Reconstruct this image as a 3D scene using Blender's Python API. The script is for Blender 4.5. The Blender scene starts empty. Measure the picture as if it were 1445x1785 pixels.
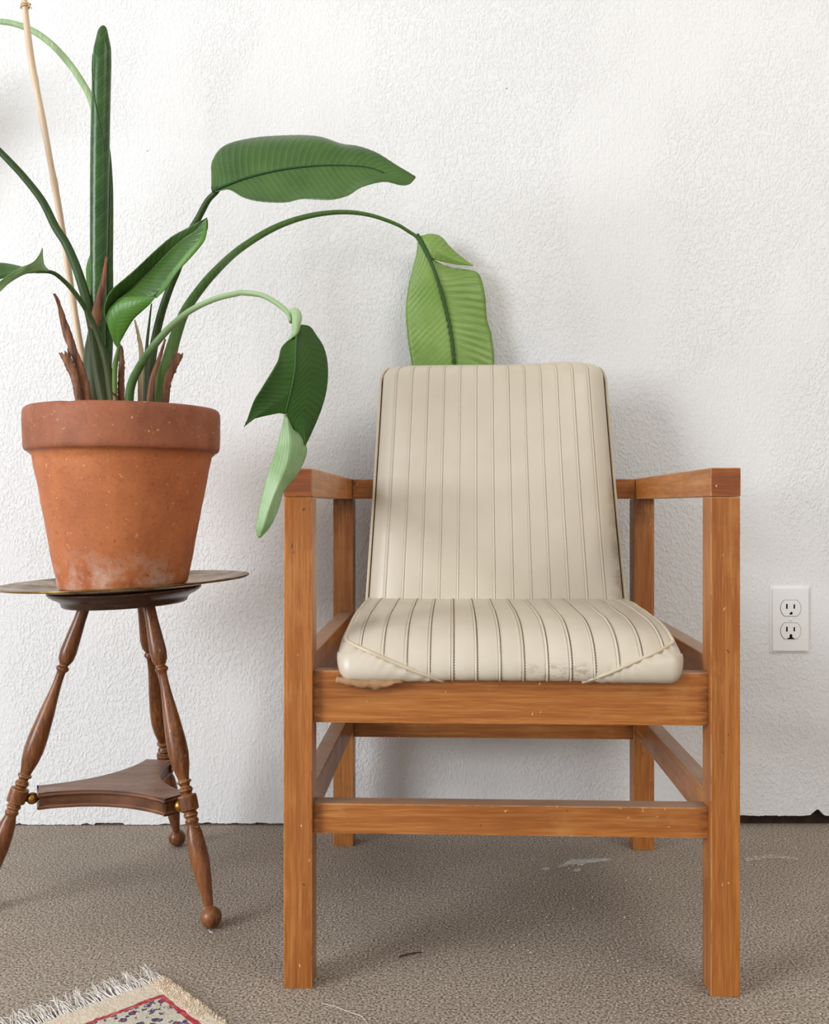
import bpy, bmesh, math, random
from mathutils import Vector, Matrix, noise as mnoise
sc = bpy.context.scene
random.seed(7)
# ------------------------------------------------------------ camera, world, lights, exposure
F = 1700.0; W_, H_ = 1445, 1785; HZ = 880.0; CX = 722.5; CH = 0.63
cam = bpy.data.cameras.new('camera'); co = bpy.data.objects.new('camera', cam); sc.collection.objects.link(co)
co.location = (0, 0, CH); co.rotation_euler = (math.pi/2, 0, 0)
cam.sensor_fit = 'VERTICAL'; cam.sensor_height = 24; cam.lens = 24*F/H_
cam.shift_y = -(H_/2-HZ)/H_; cam.clip_start = .05
sc.camera = co
w = bpy.data.worlds.new('world'); sc.world = w; w.use_nodes = True
bg = w.node_tree.nodes['Background']; bg.inputs[0].default_value = (.985, .99, 1.0, 1); bg.inputs[1].default_value = .65
def area(name, loc, target, sx, sy, power, col):
    l = bpy.data.lights.new(name, 'AREA'); l.shape = 'RECTANGLE'; l.size = sx; l.size_y = sy; l.energy = power; l.color = col
    o = bpy.data.objects.new(name, l); sc.collection.objects.link(o); o.location = loc
    o.rotation_euler = (Vector(target)-Vector(loc)).to_track_quat('-Z', 'Y').to_euler(); return o
area('window_daylight', (-3.1, -.85, 1.45), (0.0, 1.8, .55), 1.5, 1.8, 126, (.91, .955, 1.0))
area('ceiling_lamp', (1.6, -.2, 2.7), (1.0, 1.9, 1.2), 1.4, 1.4, 30, (1.0, .95, .88))
vs = sc.view_settings; vs.view_transform = 'Standard'; vs.look = 'None'; vs.exposure = 0.03; vs.gamma = 1; vs.use_curve_mapping = False

# ------------------------------------------------------------ helpers
def P(px, py, Y): return Vector(((px-CX)/F*Y, Y, CH-(py-HZ)/F*Y))
def srgb(r, g, b):
    f = lambda c: (c/255/12.92) if c/255 <= .04045 else ((c/255+.055)/1.055)**2.4
    return (f(r), f(g), f(b), 1)
class NT:
    def __init__(s, name):
        s.m = bpy.data.materials.new(name); s.m.use_nodes = True; s.t = s.m.node_tree; s.b = s.t.nodes['Principled BSDF']
    def n(s, typ, **kw):
        nd = s.t.nodes.new(typ)
        for k, v in kw.items():
            if k.startswith('i_'): 
                key = k[2:]; key = int(key) if key.isdigit() else key.replace('_', ' ')
                if hasattr(v, 'is_output') : s.t.links.new(v, nd.inputs[key])
                else: nd.inputs[key].default_value = v
            else: setattr(nd, k, v)
        return nd
    def link(s, a, b): s.t.links.new(a, b)
    def coord(s, kind='Object', scale=(1, 1, 1), loc=(0, 0, 0), rot=(0, 0, 0)):
        c = s.n('ShaderNodeTexCoord'); m = s.n('ShaderNodeMapping'); s.link(c.outputs[kind], m.inputs[0])
        m.inputs['Scale'].default_value = scale; m.inputs['Location'].default_value = loc; m.inputs['Rotation'].default_value = rot
        return m.outputs[0]
    def noise(s, vec, scale, detail=3, rough=.5, dist=0):
        nd = s.n('ShaderNodeTexNoise'); s.link(vec, nd.inputs['Vector'])
        nd.inputs['Scale'].default_value = scale; nd.inputs['Detail'].default_value = detail
        nd.inputs['Roughness'].default_value = rough; nd.inputs['Distortion'].default_value = dist
        return nd.outputs['Fac']
    def vor(s, vec, scale, feature='F1', out='Distance'):
        nd = s.n('ShaderNodeTexVoronoi', feature=feature); s.link(vec, nd.inputs['Vector']); nd.inputs['Scale'].default_value = scale
        return nd.outputs[out]
    def ramp(s, fac, stops, interp='LINEAR'):
        nd = s.n('ShaderNodeValToRGB'); s.link(fac, nd.inputs[0]); cr = nd.color_ramp; cr.interpolation = interp
        while len(cr.elements) < len(stops): cr.elements.new(.5)
        for e, (p, c) in zip(cr.elements, stops):
            e.position = p; e.color = c if len(c) == 4 else (*c, 1)
        return nd.outputs[0]
    def rmp(s, fac, a, b, lo=0, hi=1):
        nd = s.n('ShaderNodeMapRange'); s.link(fac, nd.inputs[0]); nd.inputs[1].default_value = a; nd.inputs[2].default_value = b
        nd.inputs[3].default_value = lo; nd.inputs[4].default_value = hi; return nd.outputs[0]
    def warp(s, vec, scale, amt):
        nz = s.n('ShaderNodeTexNoise'); s.link(vec, nz.inputs['Vector']); nz.inputs['Scale'].default_value = scale; nz.inputs['Detail'].default_value = 3
        k = s.n('ShaderNodeVectorMath', operation='SCALE'); s.link(nz.outputs['Color'], k.inputs[0]); k.inputs['Scale'].default_value = amt
        a = s.n('ShaderNodeVectorMath', operation='ADD'); s.link(vec, a.inputs[0]); s.link(k.outputs[0], a.inputs[1]); return a.outputs[0]
    def math(s, op, a, b=0.0, c=None):
        nd = s.n('ShaderNodeMath', operation=op)
        for i, v in enumerate((a, b) if c is None else (a, b, c)):
            if hasattr(v, 'is_output'): s.link(v, nd.inputs[i])
            else: nd.inputs[i].default_value = v
        return nd.outputs[0]
    def mix(s, fac, a, b, blend='MIX'):
        nd = s.n('ShaderNodeMix', data_type='RGBA', blend_type=blend)
        for i, v in ((0, fac), (6, a), (7, b)):
            if hasattr(v, 'is_output'): s.link(v, nd.inputs[i])
            else: nd.inputs[i].default_value = v
        return nd.outputs[2]
    def bump(s, h, strength, dist=.001, prev=None):
        nd = s.n('ShaderNodeBump'); s.link(h, nd.inputs['Height']); nd.inputs['Strength'].default_value = strength
        nd.inputs['Distance'].default_value = dist
        if prev is not None: s.link(prev, nd.inputs['Normal'])
        return nd.outputs[0]
    def xyz(s, vec):
        nd = s.n('ShaderNodeSeparateXYZ'); s.link(vec, nd.inputs[0]); return nd.outputs
    def fin(s, col=None, rough=.5, normal=None, metal=0, spec=None, coat=None):
        b = s.b
        if col is not None:
            if hasattr(col, 'is_output'): s.link(col, b.inputs['Base Color'])
            else: b.inputs['Base Color'].default_value = col
        if hasattr(rough, 'is_output'): s.link(rough, b.inputs['Roughness'])
        else: b.inputs['Roughness'].default_value = rough
        if normal is not None: s.link(normal, b.inputs['Normal'])
        b.inputs['Metallic'].default_value = metal
        if spec is not None: b.inputs['Specular IOR Level'].default_value = spec
        if coat: b.inputs['Coat Weight'].default_value = coat[0]; b.inputs['Coat Roughness'].default_value = coat[1]
        return s.m
def link_obj(name, me, mat=None, parent=None, smooth=True):
    o = bpy.data.objects.new(name, me); sc.collection.objects.link(o)
    for m in (mat if isinstance(mat, (list, tuple)) else [mat] if mat else []): me.materials.append(m)
    if smooth: me.polygons.foreach_set('use_smooth', [True]*len(me.polygons))
    if parent is not None: o.parent = parent; o.matrix_parent_inverse = Matrix.Identity(4)
    return o
def from_bm(name, bm, mat, parent=None, smooth=True):
    bmesh.ops.recalc_face_normals(bm, faces=bm.faces)
    me = bpy.data.meshes.new(name); bm.to_mesh(me); bm.free(); return link_obj(name, me, mat, parent, smooth)
def tag(o, label=None, cat=None, group=None, kind=None):
    for k, v in (('label', label), ('category', cat), ('group', group), ('kind', kind)):
        if v: o[k] = v
    return o
def empty(name, loc, rz=0, **kw):
    o = bpy.data.objects.new(name, None); sc.collection.objects.link(o); o.location = loc; o.rotation_euler = (0, 0, rz); o.empty_display_size = .05
    return tag(o, **kw)
def catmull(pts, n):
    pts = [Vector(p) for p in pts]
    if len(pts) == 2: return [pts[0].lerp(pts[1], i/(n-1)) for i in range(n)]
    q = [pts[0]*2-pts[1]]+pts+[pts[-1]*2-pts[-2]]; dense = []
    for i in range(1, len(q)-2):
        p0, p1, p2, p3 = q[i-1:i+3]
        for k in range(16):
            t = k/16
            dense.append(.5*((2*p1)+(p2-p0)*t+(2*p0-5*p1+4*p2-p3)*t*t+(3*p1-p0-3*p2+p3)*t**3))
    dense.append(pts[-1])
    L = [0]
    for a, b in zip(dense, dense[1:]): L.append(L[-1]+(b-a).length)
    out = []; j = 0
    for i in range(n):
        d = L[-1]*i/(n-1)
        while j < len(L)-2 and L[j+1] < d: j += 1
        seg = L[j+1]-L[j]; out.append(dense[j].lerp(dense[j+1], min(1, (d-L[j])/seg) if seg > 0 else 0))
    return out
def lerp_list(vals, n):
    out = []
    for i in range(n):
        x = i/(n-1)*(len(vals)-1); k = min(int(x), len(vals)-2); out.append(vals[k]+(vals[k+1]-vals[k])*(x-k))
    return out
def add_tube(bm, pts, radii, segs=12, cap=True, flat=1.0, ref=None):
    rings = []; up = None
    for i, p in enumerate(pts):
        d = (pts[min(i+1, len(pts)-1)]-pts[max(i-1, 0)]).normalized()
        if up is None:
            up = (ref or (Vector((0, 1, 0)) if abs(d.y) < .9 else Vector((0, 0, 1))))
        up = (up-d*up.dot(d)).normalized(); sd = d.cross(up)
        r = radii[i] if isinstance(radii, (list, tuple)) else radii
        rings.append([bm.verts.new(p+up*math.cos(a)*r*flat+sd*math.sin(a)*r) for a in [2*math.pi*k/segs for k in range(segs)]])
    for a, b in zip(rings, rings[1:]):
        for k in range(segs): bm.faces.new((a[k], a[(k+1) % segs], b[(k+1) % segs], b[k]))
    if cap: bm.faces.new(rings[0][::-1]); bm.faces.new(rings[-1])
    return rings
def crisp(o, deg=38):
    b = bmesh.new(); b.from_mesh(o.data)
    for e in b.edges:
        if len(e.link_faces) == 2 and e.calc_face_angle() > math.radians(deg): e.smooth = False
    b.to_mesh(o.data); b.free()
def tube_obj(name, pts, radii, mat, parent=None, segs=12, flat=1.0):
    bm = bmesh.new(); add_tube(bm, pts, radii, segs, True, flat); return from_bm(name, bm, mat, parent)
def add_lathe(bm, prof, A, B, segs=40, closed=False):
    """profile (distance along A->B, radius)"""
    A = Vector(A); d = (Vector(B)-A).normalized()
    e1 = Vector((0, 1, 0)) if abs(d.y) < .9 else Vector((1, 0, 0)); e1 = (e1-d*e1.dot(d)).normalized(); e2 = d.cross(e1)
    rings = []
    for t, r in prof:
        if r < 1e-6: rings.append([bm.verts.new(A+d*t)])
        else: rings.append([bm.verts.new(A+d*t+(e1*math.cos(a)+e2*math.sin(a))*r) for a in [2*math.pi*k/segs for k in range(segs)]])
    prs = list(zip(rings, rings[1:]))+([(rings[-1], rings[0])] if closed else [])
    for a, b in prs:
        for k in range(segs):
            if len(a) == 1 and len(b) == 1: continue
            if len(a) == 1: bm.faces.new((a[0], b[(k+1) % segs], b[k]))
            elif len(b) == 1: bm.faces.new((a[k], a[(k+1) % segs], b[0]))
            else: bm.faces.new((a[k], a[(k+1) % segs], b[(k+1) % segs], b[k]))
def add_box(bm, x0, x1, y0, y1, z0, z1, bev=0, seg=2):
    vs_ = [bm.verts.new((x, y, z)) for x in (x0, x1) for y in (y0, y1) for z in (z0, z1)]
    fs = [bm.faces.new([vs_[i] for i in f]) for f in ((0, 1, 3, 2), (4, 6, 7, 5), (0, 4, 5, 1), (2, 3, 7, 6), (0, 2, 6, 4), (1, 5, 7, 3))]
    if bev:
        es = {e for f in fs for e in f.edges}
        bmesh.ops.bevel(bm, geom=list(es), offset=bev, segments=seg, affect='EDGES', profile=.6)
def box_obj(name, dims, mat, parent, bev=.002):
    bm = bmesh.new(); add_box(bm, *dims, bev=bev); o = from_bm(name, bm, mat, parent, False); return o

# ------------------------------------------------------------ materials
def mat_wall():
    t = NT('textured_white_plaster'); c = t.coord()
    patches = t.rmp(t.noise(t.coord(scale=(1.6, 1, .8), loc=(.7, 0, .2)), 2.6, 2), .50, .60)
    vor = t.noise(t.coord(scale=(1.15, 1, .85)), 175, 4, .55, .2)
    lumps = t.rmp(vor, .44, .70)
    fine = t.noise(c, 330, 3, .6)
    big = t.noise(c, 22, 4, .6)
    lum = t.math('MULTIPLY', lumps, t.math('SUBTRACT', 1.0, t.math('MULTIPLY', patches, .5)))
    h = t.math('ADD', t.math('MULTIPLY', lum, .9), t.math('MULTIPLY', fine, .18))
    h = t.math('ADD', h, t.math('MULTIPLY', big, .9))
    strokes = t.noise(t.coord(scale=(9, 1, .35)), 30, 2, .5)
    h = t.math('ADD', h, t.math('MULTIPLY', t.math('MULTIPLY', strokes, patches), .35))
    nrm = t.bump(h, .7, .0018)
    tint = t.mix(t.noise(c, 3.0, 3), srgb(228, 228, 228), srgb(238, 237, 236))
    pits = t.rmp(t.vor(c, 17), .018, .03)          # few dark pin holes
    keep = t.math('MAXIMUM', pits, t.rmp(t.noise(c, 6.1, 1), .42, .44))
    col = t.mix(keep, srgb(120, 112, 105), tint)
    return t.fin(col, .75, nrm, spec=.25)
def mat_floor():
    t = NT('rough_painted_concrete'); c = t.coord()
    g = t.noise(c, 300, 2, .6)
    blot = t.noise(c, 5, 4, .6)
    col = t.mix(t.rmp(blot, .3, .7), srgb(150, 137, 123), srgb(168, 155, 141))
    col = t.mix(t.rmp(g, .38, .50), srgb(98, 86, 76), col)
    col = t.mix(t.rmp(g, .54, .68), col, srgb(202, 190, 176))
    # sparse pale specks and dust
    sp = t.rmp(t.vor(c, 60), .03, .06, 1, 0)
    sp = t.math('MULTIPLY', sp, t.rmp(t.noise(c, 4.3, 3, .7), .52, .60))
    sp = t.math('MULTIPLY', sp, t.rmp(t.noise(c, 37, 1), .5, .55))
    col = t.mix(sp, col, srgb(225, 222, 215))
    scuff = t.rmp(t.noise(t.coord(scale=(.8, 4, 1), loc=(.3, .1, 0)), 9, 5, .7), .64, .74, 0, .4)
    col = t.mix(scuff, col, srgb(178, 172, 162))
    nrm = t.bump(t.math('ADD', g, t.math('MULTIPLY', t.noise(c, 90, 2), .5)), .9, .0026)
    return t.fin(col, .8, nrm, spec=.25)
def mat_wood(name, axis, base, dark, light, rough=.38, wear=.8, scale=1.0, grime=False):
    t = NT(name); s = [26*scale]*3; s[axis] = 1.5*scale
    s2 = [150*scale]*3; s2[axis] = 5*scale
    c = t.coord(scale=tuple(s)); g1 = t.noise(c, 1.0, 4, .6, .9); g2 = t.noise(t.coord(scale=tuple(s2)), 1.0, 3, .6)
    oc = t.coord(); s3 = [620*scale]*3; s3[axis] = 22*scale; g3 = t.noise(t.coord(scale=tuple(s3)), 1.0, 2, .6)
    col = t.mix(t.rmp(g1, .2, .62), dark, base); col = t.mix(t.rmp(g3, .52, .36, 0, .5), col, dark); col = t.mix(t.rmp(g3, .56, .7, 0, .35), col, light)
    col = t.mix(t.math('MULTIPLY', t.rmp(g2, .5, .7), .38), col, light)
    col = t.mix(t.math('MULTIPLY', t.rmp(g2, .46, .3), .45), col, dark)
    blot = t.noise(oc, 9, 4, .6); col = t.mix(t.rmp(blot, .55, .75, 0, .5), col, light)
    col = t.mix(t.rmp(t.noise(t.coord(loc=(2, 5, 1)), 5.5, 5, .65), .52, .72, 0, .5), col, dark)
    sc1 = t.rmp(t.vor(t.warp(t.coord(scale=(1, 1, .6), rot=(.5, .7, .3)), 90, .018), 60), .05, .09, 1, 0)
    sc1 = t.math('MULTIPLY', sc1, t.rmp(t.noise(oc, 13, 1), .44, .5)); col = t.mix(t.math('MULTIPLY', sc1, wear), col, srgb(226, 180, 130))
    dk = t.rmp(t.vor(t.warp(t.coord(scale=(1, 1, .5), loc=(4, 2, 1)), 90, .02), 64), .05, .10, 1, 0)
    dk = t.math('MULTIPLY', dk, t.rmp(t.noise(oc, 17, 1), .54, .6)); col = t.mix(t.math('MULTIPLY', dk, wear), col, srgb(70, 40, 22))
    # rubbed edges
    bv = t.n('ShaderNodeBevel', samples=4); bv.inputs['Radius'].default_value = .0028
    geo = t.n('ShaderNodeNewGeometry'); dp = t.n('ShaderNodeVectorMath', operation='DOT_PRODUCT'); t.link(bv.outputs[0], dp.inputs[0]); t.link(geo.outputs['Normal'], dp.inputs[1])
    ed = t.math('MULTIPLY', t.rmp(dp.outputs['Value'], .99, .9), t.rmp(t.noise(oc, 34, 4, .7), .40, .52))
    col = t.mix(t.math('MULTIPLY', ed, wear*.6), col, srgb(222, 170, 112))
    X, Y_, Z_ = t.xyz(oc)[:3]
    if grime:
        if axis == 0: m = t.math('ADD', t.rmp(X, .052, .038), t.rmp(X, .536, .550))
        elif axis == 2: m = t.math('MULTIPLY', t.rmp(Z_, .585, .64), t.rmp(Y_, .4, .5))
        else: m = t.rmp(Y_, .50, .53)
        st = [60]*3; st[2 if axis == 2 else 0] = 14
        m = t.math('MULTIPLY', m, t.rmp(t.noise(t.coord(scale=tuple(st)), 2.2, 4, .7), .42, .62))
        col = t.mix(t.math('MULTIPLY', m, .75), col, srgb(66, 38, 22))
        up = t.math('MULTIPLY', t.rmp(t.xyz(geo.outputs['Normal'])[2], .8, .97), t.rmp(t.noise(oc, 24, 4, .7), .3, .6, .45, .8))
        up = t.math('MULTIPLY', up, t.rmp(Z_, .62, .60))
        col = t.mix(up, col, srgb(150, 128, 112))        # dust and rubbed varnish on upward faces
    nrm = t.bump(g2, .25, .0006)
    return t.fin(col, t.rmp(blot, .3, .7, rough-.08, rough+.1), nrm, spec=.45)
CB, CD, CL = srgb(174, 106, 48), srgb(136, 76, 30), srgb(204, 146, 84)
wood = [mat_wood('honey_wood_grain_'+'xyz'[i], i, CB, CD, CL, .36, 1.0, 1.0, True) for i in range(3)]
end_grain = mat_wood('honey_wood_end_grain', 0, srgb(150, 82, 40), srgb(112, 58, 28), srgb(172, 104, 56), .42, .8, 1.6)
walnut = mat_wood('dark_turned_wood', 2, srgb(126, 74, 38), srgb(62, 34, 18), srgb(172, 112, 66), .3, .9)
walnut_top = mat_wood('dark_stained_top', 0, srgb(70, 42, 28), srgb(42, 26, 19), srgb(96, 60, 38), .28, .4)
def mat_shelf():
    t = NT('worn_shelf_varnish'); oc = t.coord(); g = t.noise(t.coord(scale=(5, 60, 60)), 1, 3)
    col = t.mix(t.rmp(g, .3, .7), srgb(118, 84, 66), srgb(146, 108, 86)); col = t.mix(t.rmp(t.noise(oc, 14, 4, .7), .5, .7, 0, .6), col, srgb(164, 134, 116))
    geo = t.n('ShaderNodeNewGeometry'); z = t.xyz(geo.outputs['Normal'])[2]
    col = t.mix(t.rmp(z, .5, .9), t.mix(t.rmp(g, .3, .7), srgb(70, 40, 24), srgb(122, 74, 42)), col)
    return t.fin(col, .42, spec=.4)
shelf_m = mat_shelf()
def mat_terracotta():
    t = NT('weathered_terracotta'); oc = t.coord(); z = t.xyz(oc)[2]
    n1 = t.noise(oc, 9, 5, .6); n2 = t.noise(oc, 60, 4, .7)
    col = t.mix(t.rmp(n1, .3, .7), srgb(164, 92, 54), srgb(194, 118, 70))
    col = t.mix(t.rmp(n2, .55, .75, 0, .45), col, srgb(140, 74, 46))
    # the collar is browner and dusted
    rim = t.rmp(z, .212, .217); rimc = t.mix(t.rmp(t.noise(t.coord(scale=(1, 1, .5)), 11, 4, .65), .4, .6), srgb(122, 70, 50), srgb(152, 92, 68))
    col = t.mix(t.math('MULTIPLY', rim, .8), col, rimc)
    # streaks running down the wall of the pot
    st = t.rmp(t.noise(t.coord(scale=(1, 1, .16), loc=(.6, .2, 0)), 22, 3, .6), .56, .72, 0, .45)
    col = t.mix(st, col, srgb(150, 84, 54))
    # lime bloom near the foot
    bl = t.math('MULTIPLY', t.rmp(z, .07, .02), t.rmp(t.noise(t.coord(loc=(.33, 0, .2)), 17, 5, .7), .47, .66))
    col = t.mix(t.math('MULTIPLY', bl, .7), col, srgb(214, 186, 170))
    col = t.mix(t.rmp(t.noise(oc, 170, 4, .75), .56, .68, 0, .5), col, srgb(120, 62, 38)); col = t.mix(t.rmp(t.noise(t.coord(loc=(5, 5, 5)), 120, 4, .75), .60, .70, 0, .6), col, srgb(206, 138, 92))
    wc = t.warp(oc, 60, .02)
    sp = t.rmp(t.vor(wc, 70), .08, .15, 1, 0); sp = t.math('MULTIPLY', sp, t.rmp(t.noise(oc, 21, 2), .44, .52))
    col = t.mix(t.math('MULTIPLY', sp, .75), col, srgb(216, 158, 116))
    dk = t.rmp(t.vor(t.warp(t.coord(loc=(3, 1, 2)), 60, .02), 52), .06, .12, 1, 0); dk = t.math('MULTIPLY', dk, t.rmp(t.noise(t.coord(loc=(9, 0, 0)), 18, 2), .52, .6))
    col = t.mix(t.math('MULTIPLY', dk, .7), col, srgb(92, 50, 34))
    nrm = t.bump(t.math('ADD', n2, t.math('MULTIPLY', t.noise(oc, 250, 2), .4)), .5, .0009)
    return t.fin(col, .62, nrm, spec=.35)
def mat_brass(name, a, b, rough=.3):
    t = NT(name); n = t.noise(t.coord(), 16, 5, .65)
    return t.fin(t.mix(t.rmp(n, .35, .65), a, b), t.rmp(n, .3, .7, rough, rough+.22), metal=1.0)
brass_m = mat_brass('bright_brass', srgb(196, 150, 82), srgb(150, 108, 54), .25)
tray_m = mat_brass('aged_brass_tray', srgb(168, 132, 76), srgb(84, 62, 36), .2)
def mat_vinyl(name, stain):
    t = NT(name); oc = t.coord(); x, y, z = t.xyz(oc)[:3]
    n = t.noise(oc, 6, 4, .6)
    col = t.mix(t.rmp(n, .3, .7), srgb(192, 181, 162), srgb(204, 194, 176))
    if stain == 'seat':   # scuffed coating along the front edge
        m = t.math('MULTIPLY', t.rmp(z, .418, .412), t.rmp(y, .03, .0)); m2 = t.math('MULTIPLY', t.rmp(x, .30, .34), t.rmp(x, .41, .39))
        m3 = t.rmp(t.noise(t.coord(scale=(1, 1, 2)), 70, 4, .7), .50, .60)
        q = t.math('MULTIPLY', t.math('MULTIPLY', t.rmp(z, .428, .420), t.rmp(z, .404, .408)), t.math('MULTIPLY', m2, m3))
        col = t.mix(t.math('MULTIPLY', q, .55), col, srgb(142, 122, 98))
    else:                 # grime on the right flank
        q = t.math('MULTIPLY', t.rmp(x, .488, .505), t.rmp(t.noise(oc, 30, 4, .7), .3, .6)); q = t.math('MULTIPLY', q, t.rmp(z, .86, .66))
        col = t.mix(t.math('MULTIPLY', q, .75), col, srgb(128, 98, 70))
    nrm = t.bump(t.noise(oc, 420, 2), .12, .0005)
    nrm = t.bump(t.noise(t.coord(scale=(1, 1, 1)), 18, 3, .5), .25, .003, nrm)
    return t.fin(col, .36, nrm, spec=.45)
vinyl_seat = mat_vinyl('cream_vinyl_seat', 'seat'); vinyl_back = mat_vinyl('cream_vinyl_back', 'back')
def plain(name, c, rough=.5, spec=.4, c2=None, sc_=20, bump=0):
    t = NT(name); n = t.noise(t.coord(), sc_, 4, .6)
    return t.fin(t.mix(t.rmp(n, .35, .65), c, c2 or c), rough, t.bump(n, bump, .001) if bump else None, spec=spec)
pipe_m = plain('cream_piping', srgb(206, 193, 168), .36, .45, srgb(192, 176, 150))
thread_m = plain('brown_thread', srgb(104, 82, 60), .7, .2, srgb(132, 110, 84))
thread2_m = plain('tan_thread', srgb(172, 156, 130), .7, .2, srgb(196, 182, 158))
board_m = plain('dark_backing', srgb(62, 46, 36), .7)
liner_m = plain('torn_tan_lining', srgb(178, 140, 104), .85, .1, srgb(150, 112, 80), 60, .4)
soil_m = plain('dark_soil', srgb(52, 38, 28), .95, .1, srgb(78, 58, 42), 80, .9)
white_plastic = plain('white_plastic', srgb(240, 239, 237), .3, .5, srgb(236, 235, 232))
slot_m = plain('black_slot', srgb(8, 8, 8), .8, .1)
cane_m = None
def mat_cane():
    t = NT('pale_cane'); n = t.noise(t.coord(scale=(60, 60, 3)), 1, 4, .6)
    return t.fin(t.mix(t.rmp(n, .3, .7), srgb(196, 164, 134), srgb(224, 200, 172)), .5, t.bump(n, .3, .0006))
cane_m = mat_cane()
def mat_leaf(name, a, b, vein, N=70, K=18, trans=.12, rough=.36, vs_=.5, bmp=.16):
    t = NT(name); uv = t.coord('UV'); u, v, _ = t.xyz(uv)[:3]
    av = t.math('ABSOLUTE', v)
    ph = t.math('ADD', t.math('MULTIPLY', u, N), t.math('MULTIPLY', av, -K))
    ph = t.math('ADD', ph, t.math('MULTIPLY', t.noise(t.coord(), 25, 2), 1.2))
    sn = t.math('SINE', ph); line = t.rmp(sn, .55, 1.0)
    fine = t.math('SINE', t.math('MULTIPLY', ph, 4.0))
    oc = t.coord(); n = t.noise(oc, 14, 4, .6)
    col = t.mix(t.rmp(n, .3, .7), a, b)
    col = t.mix(t.math('MULTIPLY', line, vs_), col, vein)
    col = t.mix(t.math('MULTIPLY', t.rmp(fine, .2, 1), .12), col, vein)
    edge = t.rmp(av, .965, 1.0); col = t.mix(t.math('MULTIPLY', edge, .45), col, vein)
    tip = t.rmp(u, .985, 1.0); col = t.mix(tip, col, srgb(110, 60, 34))
    nrm = t.bump(t.math('ADD', sn, t.math('MULTIPLY', fine, .25)), bmp, .0006)
    m = t.fin(col, rough, nrm, spec=.34)
    if trans:
        tr = t.n('ShaderNodeBsdfTranslucent'); t.link(t.mix(.5, col, srgb(150, 190, 60)), tr.inputs[0]); mx = t.n('ShaderNodeMixShader'); mx.inputs[0].default_value = trans
        out = t.t.nodes['Material Output']; t.link(t.b.outputs[0], mx.inputs[1]); t.link(tr.outputs[0], mx.inputs[2]); t.link(mx.outputs[0], out.inputs[0])
    return m
leaf_mid = mat_leaf('leaf_mid_green', srgb(46, 76, 26), srgb(68, 100, 40), srgb(112, 142, 90), 210, 26, .08, .32, .18, .18)
leaf_deep = mat_leaf('leaf_deep_green', srgb(32, 66, 8), srgb(48, 86, 14), srgb(70, 112, 34), 120, 14, .06, .5, .2)
leaf_pale = mat_leaf('leaf_pale_underside', srgb(92, 134, 62), srgb(166, 190, 146), srgb(84, 126, 58), 18, -30, .1, .34, .22)
leaf_bright = mat_leaf('leaf_bright_green', srgb(130, 164, 76), srgb(156, 186, 106), srgb(94, 134, 52), 214, 24, .2, .34, .3)
leaf_roll = mat_leaf('leaf_rolled_green', srgb(38, 70, 26), srgb(56, 90, 40), srgb(104, 134, 80), 110, 12, .04, .26, .15, .1)
leaf_lit = mat_leaf('leaf_yellow_green', srgb(70, 116, 36), srgb(92, 138, 52), srgb(56, 98, 32), 90, 14, .14, .36, .25)
def mat_stem(name, a, b, base=None):
    t = NT(name); n = t.noise(t.coord(scale=(190, 190, 9)), 1, 4, .6); col = t.mix(t.rmp(n, .3, .7), a, b)
    if base is not None:
        z = t.xyz(t.coord())[2]; col = t.mix(t.math('MULTIPLY', t.rmp(z, .43, .29), .6), col, base)
    return t.fin(col, .5, t.bump(n, .3, .0006), spec=.3)
stem_dark = mat_stem('stem_dark_green', srgb(36, 56, 20), srgb(56, 80, 32), srgb(72, 62, 30))
stem_green = mat_stem('stem_green', srgb(56, 88, 34), srgb(80, 112, 48), srgb(112, 128, 66))
stem_fade = None
def mat_fade():
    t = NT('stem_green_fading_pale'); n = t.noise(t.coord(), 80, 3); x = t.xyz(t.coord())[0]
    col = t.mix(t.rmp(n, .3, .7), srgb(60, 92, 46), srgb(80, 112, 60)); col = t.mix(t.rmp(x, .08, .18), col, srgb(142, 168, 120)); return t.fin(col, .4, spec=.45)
stem_fade = mat_fade()
stem_pale = mat_stem('stem_pale_green', srgb(134, 160, 112), srgb(160, 182, 138))
rib_m = mat_stem('midrib_green', srgb(40, 74, 26), srgb(54, 90, 36))
rib_dark = mat_stem('midrib_dark_green', srgb(30, 58, 28), srgb(40, 72, 34))  # darker green for the midrib of the broad leaf
sheath_m = mat_stem('dry_brown_sheath', srgb(58, 34, 24), srgb(150, 98, 64))
straw_m = mat_stem('dry_straw_sheath', srgb(190, 160, 118), srgb(214, 190, 150))

# ------------------------------------------------------------ the setting
WY = 1.916
wall_m, floor_m = mat_wall(), mat_floor()
def wall_gap(x):     # height of the ragged lower plaster edge above the floor
    px = CX+x*F/WY
    g = .0015
    if 165 < px < 215: g = .005
    if 345 < px < 500: g = .004
    if px > 560: g = .004+.015*min(1, max(0, (px-560)/600))
    if 1412 < px < 1438: g += .014*(1-abs(px-1425)/13)
    return g+max(0, .004*mnoise.noise(Vector((x*38, 0, 0))))+.0022*mnoise.noise(Vector((x*150, 3, 0)))
bm = bmesh.new(); N = 1500; x0, x1 = -3.2, 3.4
low = []
for i in range(N+1):
    if abs(x0+(x1-x0)*i/N) > 1.1 and i % 25 and i != N: continue
    x = x0+(x1-x0)*i/N; z = max(.0004, wall_gap(x)); low.append((x, z))
f0 = [bm.verts.new((x, WY, z)) for x, z in low]; f1 = [bm.verts.new((x, WY, z+.05)) for x, z in low]
f2 = [bm.verts.new((x, WY, 3.0)) for x, z in low]; b0 = [bm.verts.new((x, WY+.012, z)) for x, z in low]
b2 = [bm.verts.new((x, WY+.012, 3.0)) for x, z in low]
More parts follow.
